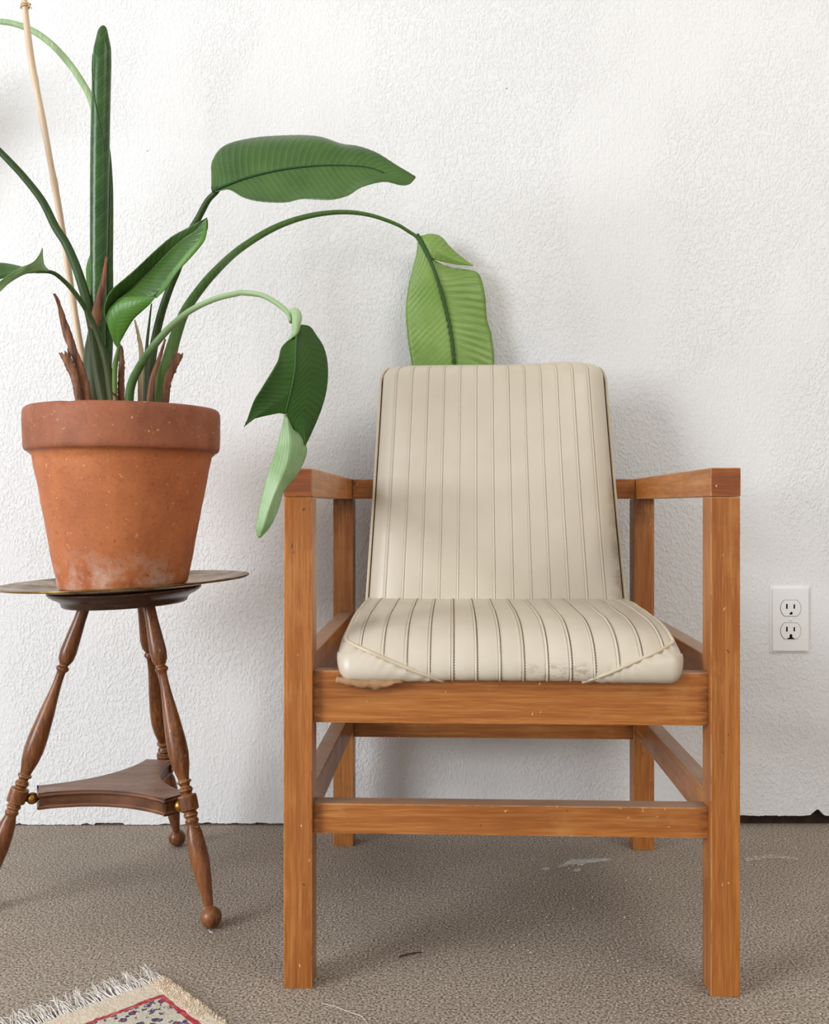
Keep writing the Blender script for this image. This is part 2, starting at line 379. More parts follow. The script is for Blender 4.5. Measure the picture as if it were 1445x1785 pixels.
for a, b in ((b0, f0), (f0, f1), (f1, f2), (f2, b2), (b2, b0)):
    for i in range(len(a)-1): bm.faces.new((a[i], a[i+1], b[i+1], b[i]))
o = from_bm('wall_back', bm, wall_m, None, False); tag(o, 'white stippled plaster wall with a ragged lower edge', kind='structure')
trim_m = plain('dark_brown_trim', srgb(62, 38, 28), .7, .3, srgb(30, 22, 19), 40, .6)
o = box_obj('trim_1', (-3.2, 3.4, WY+.0125, WY+.05, 0.0, .09), trim_m, None, 0); tag(o, 'dark brown strip showing in the gap under the plaster', kind='structure')
bm = bmesh.new(); add_box(bm, -3.2, 3.4, -2.6, WY+.05, -.06, 0); o = from_bm('floor', bm, floor_m, None, False); tag(o, 'grey-brown grainy painted concrete floor', kind='structure')
paint = plain('white_room_paint', srgb(236, 234, 230), .8, .2)
o = box_obj('wall_right', (3.4, 3.48, -2.6, WY+.05, 0, 3.0), paint, None, 0); tag(o, 'plain white side wall', kind='structure')
o = box_obj('ceiling', (-3.2, 3.48, -2.6, WY+.05, 3.0, 3.08), paint, None, 0); tag(o, 'plain white ceiling', kind='structure')

# ------------------------------------------------------------ armchair (local: u to the right, v to the back, z up)
TH = math.radians(-2.2)
chair = empty('armchair', (-.1707, 1.27, 0), TH, label='wooden armchair with square honey-brown frame and striped cream vinyl cushions', cat='chair')
CW, LW, LD = .588, .0375, .042
VR = .530      # front face of the rear legs
ZA0, ZA1 = .6405, .6775
def leg(u0, u1, v0, v1, name='leg'):
    bm = bmesh.new(); add_box(bm, u0, u1, v0, v1, 0, ZA0-.0003, .0016); return from_bm(name, bm, wood[2], chair, False)
leg(0, LW, 0, LD); leg(CW-LW, CW, 0, LD); leg(0, LW, VR, VR+LD); leg(CW-LW, CW, VR, VR+LD)
def arm(u0, u1):
    bm = bmesh.new(); add_box(bm, u0, u1, -.0008, VR+LD, ZA0, ZA1, .0022, 3)
    for f in bm.faces:
        if abs(f.normal.y) > .8 or f.calc_center_median().y < .0005: f.material_index = 1
    bmesh.ops.recalc_face_normals(bm, faces=bm.faces)
    for f in bm.faces: f.material_index = 1 if abs(f.normal.y) > .8 else 0
    return from_bm('armrest', bm, [wood[1], end_grain], chair, False)
arm(-.0005, LW+.0003); arm(CW-LW-.0003, CW+.0005)
box_obj('back_crossbar', (LW+.0005, CW-LW-.0005, .512, .549, ZA0+.0005, ZA1-.001), wood[0], chair, .0018)
box_obj('front_seat_rail', (LW, CW-LW, .0125, .036, .344, .4125), wood[0], chair, .0015)
box_obj('rear_seat_rail', (LW, CW-LW, VR+.006, VR+.032, .365, .415), wood[0], chair, .0015)
box_obj('side_seat_rail', (.0115, LW-.0005, LD, VR, .372, .433), wood[1], chair, .0015)
box_obj('side_seat_rail', (CW-LW+.0005, CW-.0115, LD, VR, .372, .433), wood[1], chair, .0015)
box_obj('front_stretcher', (LW, CW-LW, .0125, .041, .1985, .238), wood[0], chair, .0015)
box_obj('rear_stretcher', (LW, CW-LW, VR+.008, VR+.034, .2, .243), wood[0], chair, .0015)
box_obj('side_stretcher', (.012, LW-.0005, LD, VR, .211, .256), wood[1], chair, .0015)
box_obj('side_stretcher', (CW-LW+.0005, CW-.012, LD, VR, .211, .256), wood[1], chair, .0015)
# corner cleats that carry the seat, hidden under it
box_obj('seat_board', (LW+.045, CW-LW-.045, .040, VR+.012, .413, .4175), board_m, chair, .0005)
UC = CW/2
# --- seat cushion: profile swept across
prof = catmull([(0, .450, .4185), (0, .4515, .445), (0, .440, .4665), (0, .40, .4715), (0, .25, .4735), (0, .14, .4725), (0, .075, .4675), (0, .038, .4585), (0, .014, .446), (0, .000, .430), (0, -.0045, .416), (0, -.002, .4055), (0, .006, .4015)], 90)
bot = [Vector((0, .0118, .4035)), Vector((0, .0122, .4135)), Vector((0, .035, .4178)), Vector((0, .2, .4180)), Vector((0, .42, .4180))]
loop = prof+bot; NP = len(prof)
Larc = [0]
for a, b in zip(prof, prof[1:]): Larc.append(Larc[-1]+(b-a).length)
def cpt(idxf, x):
    """seat surface point: idxf index (float) into profile, x lateral offset from centre"""
    k = min(int(idxf), NP-2); p = prof[k].lerp(prof[k+1], idxf-k)
    ax = abs(x); fl, rr = .207, .0195
    f = min(1, max(0, (ax-fl)/rr)); sc_ = math.sqrt(max(0, 1-f*f))
    return seat_def(p, x, f, sc_)
def seat_def(p, x, f, sc_):
    zc = .437; sgn = 1 if x > 0 else -1
    z = zc+(p.z-zc)*(.12+.88*sc_**.8)
    y = p.y
    if y < .12: y += (.12-y)*.17*(1-sc_)
    # plan rounding and sag to the sides
    fx = max(0, (abs(x)-.17)/.055); 
    bl = min(1, max(0, (.3-p.y)/.2)); z -= .006*min(1, fx)*(1 if p.z > .44 else .2)*bl; y += .006*min(1, fx)**2*min(1, max(0, (.12-p.y)/.08))
    dz = .0012*mnoise.noise(Vector((x*14, p.y*14, 1)))
    return Vector((UC+x, y, z+(dz if p.z > .42 else 0)))
SP = .0304; seams = [SP*(k-6.5)+.0022 for k in range(14)]
def tongue(i):
    """half-width limits (left,right) of the striped panel at profile index i"""
    p = prof[i] if isinstance(i, int) else prof[min(NP-1, int(i))]
    if p.z > .455 or p.y > .05: return (-.2165, .2165)
    t = min(1, (.455-p.z)/(.455-.4015)); e = t**1.12
    return (-.2165+(.2165-.086)*e, .2165-(.2165-.094)*e)
def groove(d):
    a = abs(d)
    if a < .0011: return .0007
    if a < .0027: return -.0018*(1-abs(a-.0019)/.0008)
    if a < .012: return -.0006*(1-(a-.0027)/.0093)
    return 0
xs = set()
for s_ in seams:
    for d in (-.0115, -.007, -.0042, -.0027, -.0019, -.0011, 0, .0011, .0019, .0027, .0042, .007): xs.add(round(s_+d, 5))
for k_ in range(-62, 63): xs.add(round(k_*.0033, 5))
xs = sorted(x for x in xs if abs(x) < .206)
ends = [.207+.0195*math.sin(math.radians(a)) for a in (0, 12, 24, 36, 47, 57, 66, 74, 81, 86, 90)]
cols = [-e for e in ends[::-1]]+xs+ends
bm = bmesh.new(); grid = []
for x in cols:
    ax = abs(x); f = min(1, max(0, (ax-.207)/.0195)); sc_ = math.sqrt(max(0, 1-f*f)); colv = []
    for i, p in enumerate(loop):
        q = seat_def(p, x, f, sc_)
        if i < NP:
            pn = prof[min(NP-1, i+1)]-prof[max(0, i-1)]; nrm = Vector((0, -pn.z, pn.y)).normalized()
            if nrm.z < -.2 and p.y > .02: nrm = -nrm
            nrm = Vector((0, pn.z, -pn.y)).normalized()
            tl, tr = tongue(i)
            if tl-.001 < x < tr+.001:
                d = min((x-s_ for s_ in seams), key=abs); fade = min(1, (x-tl)/.004, (tr-x)/.004); q += nrm*groove(d)*max(0, fade)
            else:  # gathered puckers on the plain corner pieces
                dd = max(0, tl-x, x-tr); q += nrm*((.0022*math.exp(-dd/.022)*math.sin((x*(-1 if x > 0 else 1)*330)+Larc[i]*330+2*math.sin(x*70)) if i > 45 else 0)+.0016*min(1, dd/.02))*sc_
        colv.append(bm.verts.new(q))
    grid.append(colv)
M = len(loop)
for a, b in zip(grid, grid[1:]):
    for k in range(M): bm.faces.new((a[k], a[(k+1) % M], b[(k+1) % M], b[k]))
for cv in (grid[0], grid[-1]):
    try: bm.faces.new(cv)
    except Exception: pass
seat = from_bm('seat_cushion', bm, vinyl_seat, chair)
def surf(i, x, off=.0):
    k = min(int(i), NP-2); p = cpt(i, x); pn = prof[k+1]-prof[max(0, k-1)]; return p+Vector((0, pn.z, -pn.y)).normalized()*off
pl = []
for i in range(2, NP):
    tl, tr = tongue(i); pl.append(surf(i, tl, .0006))
pr = []
for i in range(2, NP):
    tl, tr = tongue(i); pr.append(surf(i, tr, .0006))
for pts in (pl, pr):
    tube_obj('piping', catmull(pts[::3]+[pts[-1]], 120), .0024, pipe_m, seat, 10)
def stitches(parent, pts, r=.0006, mat=None):
    bm = bmesh.new(); 
    for j in range(len(pts)-1):
        a, b = pts[j], pts[j+1]; add_tube(bm, [a.lerp(b, .12), a.lerp(b, .5), a.lerp(b, .85)], [r*.6, r*1.15, r*.6], 4)
    return from_bm('stitching', bm, mat or thread_m, parent)
for s_ in seams:
    lst = []
    for i in range(6, NP-1):
        tl, tr = tongue(i)
        if tl+.003 < s_ < tr-.003: lst.append(i)
    for side in (.0019,):
        raw = [surf(i, s_+side, -.0004) for i in lst]
        if len(raw) < 5: continue
        L = sum((b-a).length for a, b in zip(raw, raw[1:])); stitches(seat, catmull(raw, max(6, int(L/.0037))))
# torn lining hanging under the left front corner
bm = bmesh.new(); n = 26; rows = []
for i in range(n+1):
    t = i/n; u = .0685+.087*t
    dep = .0115*math.sin(math.pi*min(1, t*1.05))**.6*(.55+.6*t if t < .75 else 1-(t-.75)*3)+.0016*mnoise.noise(Vector((t*22, 0, 5)))+.0008*mnoise.noise(Vector((t*60, 0, 5)))
    rows.append([Vector((u, .0125, .4062)), Vector((u, -.001+.0015*math.sin(t*19), .4035)), Vector((u, -.003+.002*math.sin(t*13), .4005-max(.001, dep*.5))), Vector((u, .001+.002*math.sin(t*29), .4-max(.0015, dep)))])
g = [[bm.verts.new(p) for p in r] for r in rows]
for a, b in zip(g, g[1:]):
    for k in range(3): bm.faces.new((a[k], a[k+1], b[k+1], b[k]))
o = from_bm('torn_lining', bm, liner_m, chair); sm = o.modifiers.new('s', 'SOLIDIFY'); sm.thickness = .0009; o['label'] = 'torn tan lining hanging below the left front corner of the seat'
# --- back cushion
B0 = Vector((UC, .4135, .447)); B1 = Vector((UC, .533, .884)); LB = (B1-B0).length
bd = (B1-B0).normalized(); bn = Vector((0, -bd.z, bd.y)); bx = Vector((1, 0, 0))
TK = .037
def back_w(h):
    t = min(1, max(0, h/LB)); wd = .2185-.0185*t; r = .024+(.008*t if False else 0)
    if h > LB-r: wd = wd-r+math.sqrt(max(0, r*r-(h-(LB-r))**2))
    return wd
def back_pt(x, h, off=0):
    """x in -1..1 across, h along; returns the front surface"""
    wd = back_w(min(h, LB-.0005)); s = abs(x)
    d = TK*(1-s**5.5)**.5
    ft = max(0, (h-(LB-.040))/.040); d *= math.sqrt(max(0, 1-ft**2.4))
    X = x*wd; dip = .006*math.exp(-((x-.75)/.33)**2)*max(0, (h/LB-.8)/.2) if h > LB*.8 else 0
    d += .0015*mnoise.noise(Vector((X*9, h*7, 4)))*min(1, d/.01)
    curve = .006*math.sin(math.pi*h/LB)     # slight hollow of the back
    return B0+bd*(h+dip)+bx*X+bn*(d-curve+off*(1 if d > .004 else 0))
BS = .0312; bseams = [BS*(k-6)-.003 for k in range(13)]
hN = 70; hs = [(LB+.03)*k/(hN*1.0)-.03 for k in range(hN-6)]; hs = [h for h in hs if h < LB-.04]+[LB-.04+.04*math.sin(math.radians(a)) for a in (0, 10, 20, 30, 40, 50, 58, 66, 73, 79, 84, 88)]
xb = set()
for s_ in bseams:
    for d in (-.0115, -.007, -.0042, -.0027, -.0019, -.0011, 0, .0011, .0019, .0027, .0042, .007): xb.add(round((s_+d)/.2185, 5))
xb = sorted(x for x in xb if abs(x) < .94)
eb = [.94, .953, .966, .976, .984, .990, .9945, .998, .9995, 1.0]
colsb = [-e for e in eb[::-1]]+xb+eb
bm = bmesh.new(); g = []
for h in hs:
    row = []
    for x in colsb:
        p = back_pt(x, h); dd = min((x*.2185-s_ for s_ in bseams), key=abs)
        if h < LB-.006: p += bn*groove(dd)*.75
        row.append(bm.verts.new(p))
    g.append(row)
for a, b in zip(g, g[1:]):
    for k in range(len(a)-1): bm.faces.new((a[k], a[k+1], b[k+1], b[k]))
# close the rear
rear = [[bm.verts.new(back_pt(x, h, 0)*0+B0+bd*h+bx*(x*back_w(min(h, LB-.0005)))-bn*(.004+.006*math.sin(math.pi*max(0, h)/LB))) for x in (-1, 1)] for h in hs]
for a, b in zip(rear, rear[1:]): bm.faces.new((a[0], b[0], b[1], a[1]))
for k in range(len(rear)-1):
    bm.faces.new((g[k][0], g[k+1][0], rear[k+1][0], rear[k][0])); bm.faces.new((g[k][-1], rear[k][1], rear[k+1][1], g[k+1][-1]))
bm.faces.new([*g[0], rear[0][1], rear[0][0]]); bm.faces.new([*g[-1], rear[-1][1], rear[-1][0]])
back = from_bm('back_cushion', bm, vinyl_back, chair)
for sg in (-1, 1):
    pts = [B0+bd*h+bx*(sg*(back_w(min(h, LB-.0005))+.0040))+bn*(.001-.006*math.sin(math.pi*max(0, h)/LB)) for h in hs]
    tube_obj('piping', catmull(pts[:-5:3]+[pts[-5]], 110), .0026, pipe_m, back, 10)
bm = bmesh.new(); g = []
for h in hs:
    g.append([bm.verts.new(B0+bd*h+bx*(sx*(back_w(min(h, LB-.0005))+.0030))-bn*(o_+.006*math.sin(math.pi*max(0, h)/LB))) for sx, o_ in ((-1, .0012), (1, .0012), (1, .012), (-1, .012))])
for a, b in zip(g, g[1:]):
    for k in range(4): bm.faces.new((a[k], a[(k+1) % 4], b[(k+1) % 4], b[k]))
bm.faces.new(g[0]); bm.faces.new(g[-1])
from_bm('back_board', bm, board_m, chair, False)
for s_ in bseams:
    raw = []
    for h in hs[1:-5]:
        x = (s_+.0019)/.2185
        if abs(x) < .99: raw.append(back_pt(x, h)+bn*(-.0006))
    L = sum((b-a).length for a, b in zip(raw, raw[1:])); stitches(back, catmull(raw, int(L/.0037)), .0005, thread2_m)

# ------------------------------------------------------------ plant stand
SC = Vector((-.471, 1.588, 0)); TILT = .042
def tilt(o):
    for v in o.data.vertices: v.co.z += v.co.x*TILT
stand = empty('plant_stand', SC, 0, label='three-legged plant stand with dark turned legs and round top', cat='stand')
bm = bmesh.new()
add_lathe(bm, [(0, 0), (0, .095), (.002, .0985), (.0055, .0995), (.009, .101), (.0125, .106), (.015, .1125), (.0165, .114), (.018, .117), (.0215, .1205), (.0235, .1215), (.0252, .1205), (.0255, .118), (.0255, 0)], (0, 0, .4685), (0, 0, 1), 72)
o = from_bm('top', bm, walnut_top, stand); tilt(o)
feet = [Vector((-.201, -.078, 0)), Vector((.168, -.135, 0)), Vector((.033, .212, 0))]
# silhouette of the turned leg read against height in the picture, right front leg
sil = [(1056, 10.5), (1080, 11), (1110, 13.3), (1135, 15), (1150, 13.5), (1158, 9.5), (1160, 7.8), (1162, 8.5), (1164, 11.2), (1167, 11.8), (1170, 10.5), (1172.5, 8), (1178, 7.6), (1195, 8), (1220, 10.5), (1250, 14), (1290, 17.5), (1315, 18), (1335, 15.5), (1348, 12), (1357, 9.8), (1359, 9.8), (1361, 12.8), (1364, 13), (1366.5, 9.5), (1370, 8.2), (1373, 11.4), (1377, 13), (1381, 11), (1384, 9.2), (1385.5, 15.6), (1387.5, 16.9), (1398, 17.1), (1410.5, 16.9), (1412.3, 15.6), (1414.5, 10.5), (1418, 12.4), (1421, 13.2), (1424, 11), (1426, 10.2), (1429, 12.3), (1432, 12.5), (1435, 10.6), (1438, 10.4), (1450, 14), (1475, 16.5), (1500, 17), (1530, 14.5), (1560, 10.4), (1580, 7.6), (1587, 7.2)]
def leg_axis(f):
    d = f.normalized(); top = d*.062; top.z = .472+top.x*TILT
    bt = f.copy(); bt.z = .0165; return top, bt
tA, tB = leg_axis(feet[1])
def proj_y(t):
    p = SC+tA.lerp(tB, t); return HZ+F*(CH-p.z)/p.y, p.y
tab = [proj_y(k/400)+(k/400,) for k in range(0, 441)]
lenR = (tB-tA).length; profl = []
for py, r in sil:
    best = min(tab, key=lambda e: abs(e[0]-py)); profl.append((max(0, best[2])*lenR, r*best[1]/F*.97))
ballR = .0158
for f in feet:
    a, b = leg_axis(f); L = (b-a).length; k = L/lenR
    pr_ = [(t*k, r) for t, r in profl if t*k < L-ballR*.85]
    bm = bmesh.new(); add_lathe(bm, [(-.004, 0), (-.004, pr_[0][1])]+pr_+[(L-ballR*.9, .0065), (L-ballR*.9, 0)], a, b, 28)
    lg = from_bm('leg', bm, walnut, stand); crisp(lg)
    bm = bmesh.new(); bmesh.ops.create_uvsphere(bm, u_segments=24, v_segments=16, radius=ballR)
    for v in bm.verts:
        v.co.z = max(v.co.z, -ballR*.96); v.co += b; v.co.z -= .0005
    from_bm('ball_foot', bm, walnut, lg)
# shelf: three arms with concave moulded sides
def blk(f):
    a, b = leg_axis(f); t = (a.z-.167)/(a.z-b.z); return a.lerp(b, t)
bp = [blk(f) for f in feet]
ZS0, ZS1 = .1545, .181
corner = []
for c in bp:
    d = Vector((c.x, c.y, 0)).normalized(); pd = Vector((-d.y, d.x, 0)); tip = Vector((c.x, c.y, 0))-d*.0305
    corner.append((tip-pd*.024, tip+pd*.024))
def outline(off, z):
    pts = []
    order = [0, 1, 2]
    for k in range(3):
        cur, nxt = corner[order[k]], corner[order[(k+1) % 3]]
        d0 = Vector((bp[order[k]].x, bp[order[k]].y, 0)).normalized()
        a, b = cur[1], nxt[0]; ctr = (a+b)/2*.30
        pts += [cur[0]]
        for j in range(0, 15):
            t = j/14; q = a*(1-t)**2+ctr*2*t*(1-t)+b*t*t; pts.append(q)
    out = []
    n = len(pts)
    for i, p in enumerate(pts):
        tg = (pts[(i+1) % n]-pts[i-1]).normalized(); nr = Vector((tg.y, -tg.x, 0))
        out.append(Vector((p.x, p.y, z))-nr*off)
    return out
bm = bmesh.new(); rings = [[bm.verts.new(p) for p in outline(o_, z)] for o_, z in ((.003, ZS0), (0, ZS0+.0015), (0, ZS0+.004), (.003, ZS0+.0055), (.0035, ZS1-.008), (.0005, ZS1-.0065), (0, ZS1-.0045), (.002, ZS1-.0025), (.0022, ZS1))]
for a, b in zip(rings, rings[1:]):
    for k in range(len(a)): bm.faces.new((a[k], a[(k+1) % len(a)], b[(k+1) % len(a)], b[k]))
f1_ = bm.faces.new(rings[-1]); f2_ = bm.faces.new(rings[0]); bmesh.ops.triangulate(bm, faces=[f1_, f2_])
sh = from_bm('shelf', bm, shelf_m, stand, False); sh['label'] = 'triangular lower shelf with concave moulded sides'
for c in bp:
    d = Vector((c.x, c.y, 0)).normalized(); ctr = Vector((c.x, c.y, .1675))-d*.0235
    bm = bmesh.new(); add_lathe(bm, [(-.016, 0), (-.016, .0035), (-.0085, .004), (-.0075, .0055), (-.0055, .0078), (-.002, .0092), (.001, .0093), (.0045, .0083), (.0068, .006), (.0078, .0045), (.012, .004), (.012, 0)], ctr, ctr+d, 20)
    o = from_bm('brass_ball', bm, brass_m, stand); o['label'] = 'small brass ball joining the shelf to a leg'

# ------------------------------------------------------------ brass tray
bm = bmesh.new()
add_lathe(bm, [(0, 0), (0, .118), (.001, .124), (.0035, .132), (.0055, .15), (.0095, .19), (.0102, .1965), (.0118, .1992), (.0134, .1985), (.0136, .196), (.0125, .190), (.0105, .176), (.0112, .172), (.0102, .168), (.0078, .15), (.0052, .1325), (.003, .124), (.0024, .118), (.0024, 0)], (0, 0, 0), (0, 0, 1), 96)
tray = from_bm('brass_tray', bm, tray_m); tray.location = (SC.x, SC.y, .4946); tilt(tray)
tag(tray, 'round aged brass tray between the terracotta pot and the plant stand', 'tray')

# ------------------------------------------------------------ potted plant
PC = Vector((-.4735, 1.588, .4985))
plant = empty('potted_plant', PC, 0, label='leafy green plant with arching stems in a weathered terracotta pot', cat='plant')
bm = bmesh.new(); ZT = .2865
prof_p = [(0, 0), (0, .098), (.0015, .101), (.004, .1022), (.21, .1405), (.2135, .1445), (.2165, .1475), (.2175, .1505), (.220, .1525), (.225, .1535), (.268, .1545), (.2790, .1545), (.2835, .1528), (.2862, .149), (ZT, .144), (ZT-.002, .139), (.262, .137), (.262, 0)]
fineprof = []
for (z0, r0), (z1, r1) in zip(prof_p, prof_p[1:]):
    n = 20 if z1-z0 > .1 else (6 if z1-z0 > .03 else 1)
    for j in range(n): fineprof.append((z0+(z1-z0)*j/n, r0+(r1-r0)*j/n))
fineprof.append(prof_p[-1])
add_lathe(bm, fineprof, (0, 0, 0), (0, 0, 1), 110)
chips = [(-.04, -.146, .2865, .008, .004), (.033, -.150, .286, .006, .003), (.06, -.142, .2865, .007, .003), (-.055, -.1, .018, .012, .004), (-.062, -.082, .042, .009, .0035), (-.02, -.1, .008, .01, .004), (.045, -.09, .006, .01, .004)]
for v in bm.verts:
    r = math.hypot(v.co.x, v.co.y)
    if r > .09:
        n_ = .0009*mnoise.noise(v.co*30)+.0006*mnoise.noise(v.co*90); v.co.x *= 1+n_/r; v.co.y *= 1+n_/r
    for cx_, cy_, cz_, cr, cd in chips:
        d = (v.co-Vector((cx_, cy_, cz_))).length
        if d < cr*1.3:
            k = cd*(1-d/(cr*1.3))
            if cz_ > .2: v.co.z -= k
            v.co.x *= 1-.6*k/r; v.co.y *= 1-.6*k/r
    v.co.z += v.co.x*TILT*max(0, 1-v.co.z/.15)
from_bm('pot', bm, mat_terracotta(), plant)['label'] = 'weathered terracotta pot with thick collar and pale lime stains'
bm = bmesh.new(); rr = []
for k in range(9):
    r = .1365*k/8; rr.append([bm.verts.new((r*math.cos(a), r*math.sin(a), .2625+.004*mnoise.noise(Vector((r*60*math.cos(a), r*60*math.sin(a), 0))))) for a in [2*math.pi*j/40 for j in range(40)]] if k else [bm.verts.new((0, 0, .265))])
for a, b in zip(rr, rr[1:]):
    for k in range(40):
        bm.faces.new((a[0], b[k], b[(k+1) % 40]) if len(a) == 1 else (a[k], b[k], b[(k+1) % 40], a[(k+1) % 40]))
from_bm('soil', bm, soil_m, plant)
def Z(px, py, Y): return P(px, py, Y)-PC       # picture point at a depth -> plant space
def z1(x, y, Y): return Z(x/3.211, y/3.211, Y)
def z2(x, y, Y): return Z(x/3.211, 400+y/3.211, Y)
def z3(x, y, Y): return Z(340+x/2.58, 200+y/2.58, Y)
def z4(x, y, Y): return Z(400+x/3.72, 480+y/3.72, Y)
def stem(pts, radpx, mat, segs=14, flat=.85, name='stem', n=44):
    q = catmull(pts, n); r = [v*1.55/F for v in lerp_list(radpx, n)]
    return tube_obj(name, q, r, mat, plant, segs, flat)
def root(px, Y): return Z(px, 730, Y)         # a foot of a stem, sunk below the rim
def patch(bm, uvl, Lp, Mp, Rp, nt=70, ns=9, bulge=(0, 0), cor=0, corN=40, corK=4, mi=0, u0=0, u1=1, inv=False, wav=0):
    L, Mi, R = catmull(Lp, nt), catmull(Mp, nt), catmull(Rp, nt); base = []
    for i in range(nt):
        row = []
        for j in range(-ns, ns+1):
            s = j/ns; e = L[i] if s < 0 else R[i]; row.append(Mi[i].lerp(e, abs(s)))
        base.append(row)
    W2 = 2*ns+1; out = []
    for i in range(nt):
        row = []
        for j in range(W2):
            a = base[min(nt-1, i+1)][j]-base[max(0, i-1)][j]; b = base[i][min(W2-1, j+1)]-base[i][max(0, j-1)]
            n = a.cross(b); n = n.normalized() if n.length > 1e-10 else Vector((0, -1, 0))
            if n.y > 0: n = -n
            s = (j-ns)/ns; bl = bulge[0] if s < 0 else bulge[1]; t = i/(nt-1)
            off = bl*math.sin(math.pi*min(1, abs(s)*.85))*math.sin(math.pi*min(1, .08+t*.92))
            off += cor*math.sin(2*math.pi*(t*corN-abs(s)*corK))*min(1, (abs(s)*1.9)**1.5)*min(1, (1-abs(s))*5+.3)
            off += wav*mnoise.noise(Vector((t*6, s*1.4, corN)))*abs(s)
            row.append((base[i][j]+n*off, u0+(u1-u0)*t, s))
        out.append(row)
    vv = [[bm.verts.new(p[0]) for p in r] for r in out]
    for i in range(nt-1):
        for j in range(W2-1):
            try: f = bm.faces.new((vv[i][j], vv[i][j+1], vv[i+1][j+1], vv[i+1][j]))
            except Exception: continue
            f.material_index = mi
            for lp, (ii, jj) in zip(f.loops, ((i, j), (i, j+1), (i+1, j+1), (i+1, j))): lp[uvl].uv = (out[ii][jj][1], out[ii][jj][2])
    return Mi
def leaf_obj(name, bm, mats, thick=.0009):
    me = bpy.data.meshes.new(name); bm.to_mesh(me); bm.free(); o = link_obj(name, me, mats, plant)
    s = o.modifiers.new('thickness', 'SOLIDIFY'); s.thickness = thick; s.offset = 0; return o
def rib(parent, pts, r0, r1, mat, n=50, off=-.001):
    q = catmull(pts, n); q = [p+Vector((0, off, 0)) for p in q]
    return tube_obj('midrib', q, [r0+(r1-r0)*i/(n-1) for i in range(n)], mat, parent, 8)

# --- big leaf reaching right (A)
bm = bmesh.new(); uvl = bm.loops.layers.uv.new('uv')
Am = [z3(78, 345, 1.485), z3(150, 315, 1.48), z3(250, 280, 1.475), z3(400, 246, 1.465), z3(560, 229, 1.455), z3(700, 229, 1.445), z3(790, 240, 1.438), z3(850, 262, 1.432), z3(920, 282, 1.425), z3(990, 281, 1.42)]
At = [z3(74, 335, 1.487), z3(76, 275, 1.50), z3(84, 215, 1.51), z3(140, 148, 1.515), z3(270, 114, 1.515), z3(430, 103, 1.51), z3(545, 110, 1.50), z3(650, 143, 1.49), z3(730, 152, 1.475), z3(820, 182, 1.455), z3(910, 232, 1.435), z3(990, 276, 1.42)]
Ab = [z3(90, 342, 1.48), z3(150, 332, 1.47), z3(215, 367, 1.45), z3(300, 387, 1.44), z3(400, 388, 1.43), z3(480, 371, 1.425), z3(600, 378, 1.415), z3(680, 358, 1.41), z3(745, 320, 1.41), z3(850, 300, 1.412), z3(925, 316, 1.412), z3(965, 311, 1.415), z3(992, 284, 1.42)]
patch(bm, uvl, At, Am, Ab, 110, 12, (.012, -.006), .0005, 34, 4, wav=.003)
lf = leaf_obj('leaf', bm, [leaf_mid]); lf['label'] = 'broad leaf held out level to the right'
rib(lf, Am[:8], .0026, .0008, rib_dark)
# --- bright leaf behind the chair back (B)
YB = 1.868
bm = bmesh.new(); uvl = bm.loops.layers.uv.new('uv')
Bm = [z3(1000, 540, YB-.004), z3(1050, 640, YB-.008), z3(1090, 740, YB-.01), z3(1130, 880, YB-.01), z3(1155, 1010, YB-.01), z3(1166, 1130, YB-.01), z3(1172, 1300, YB-.008), z3(1172, 1420, YB-.006)]
Bl = [z3(1008, 585, YB), z3(985, 670, YB+.004), z3(960, 780, YB+.006), z3(949, 880, YB+.006), z3(955, 985, YB+.004), z3(970, 1090, YB), z3(1010, 1270, YB), z3(1165, 1420, YB-.006)]
Br = [z3(1062, 652, YB), z3(1150, 688, YB+.004), z3(1235, 700, YB+.008), z3(1278, 722, YB+.01), z3(1302, 810, YB+.01), z3(1312, 920, YB+.008), z3(1333, 1000, YB+.006), z3(1344, 1130, YB), z3(1310, 1290, YB), z3(1180, 1420, YB-.006)]
# left half and lower right half
Bm2 = [z3(1052, 645, YB-.008)]+Bm[2:]
patch(bm, uvl, Bl, Bm, Bm, 260, 11, (.003, 0), .0015, 29, 4.2)
patch(bm, uvl, Bm2, Bm2, Br, 240, 11, (0, .003), .0015, 26, 2.8, u0=.12)
# the torn upper flap on the right
patch(bm, uvl, [z3(1005, 548, YB-.004), z3(1030, 600, YB-.006), z3(1050, 643, YB-.007), z3(1066, 650, YB-.007), z3(1165, 672, YB-.004), z3(1249, 680, YB-.002)],
      [z3(1012, 546, YB-.004), z3(1050, 580, YB-.012), z3(1085, 610, YB-.014), z3(1120, 632, YB-.012), z3(1185, 660, YB-.006), z3(1250, 679, YB-.002)],
      [z3(1018, 544, YB-.004), z3(1060, 537, YB), z3(1105, 550, YB+.004), z3(1150, 600, YB+.004), z3(1200, 642, YB+.002), z3(1251, 678, YB-.002)], 60, 6, (0, .002), .0008, 12, 1, u1=.3)
lf = leaf_obj('leaf', bm, [leaf_bright]); lf['label'] = 'bright ribbed leaf hanging down behind the chair back'
rib(lf, Bm, .0034, .0018, rib_m, off=-.0034)
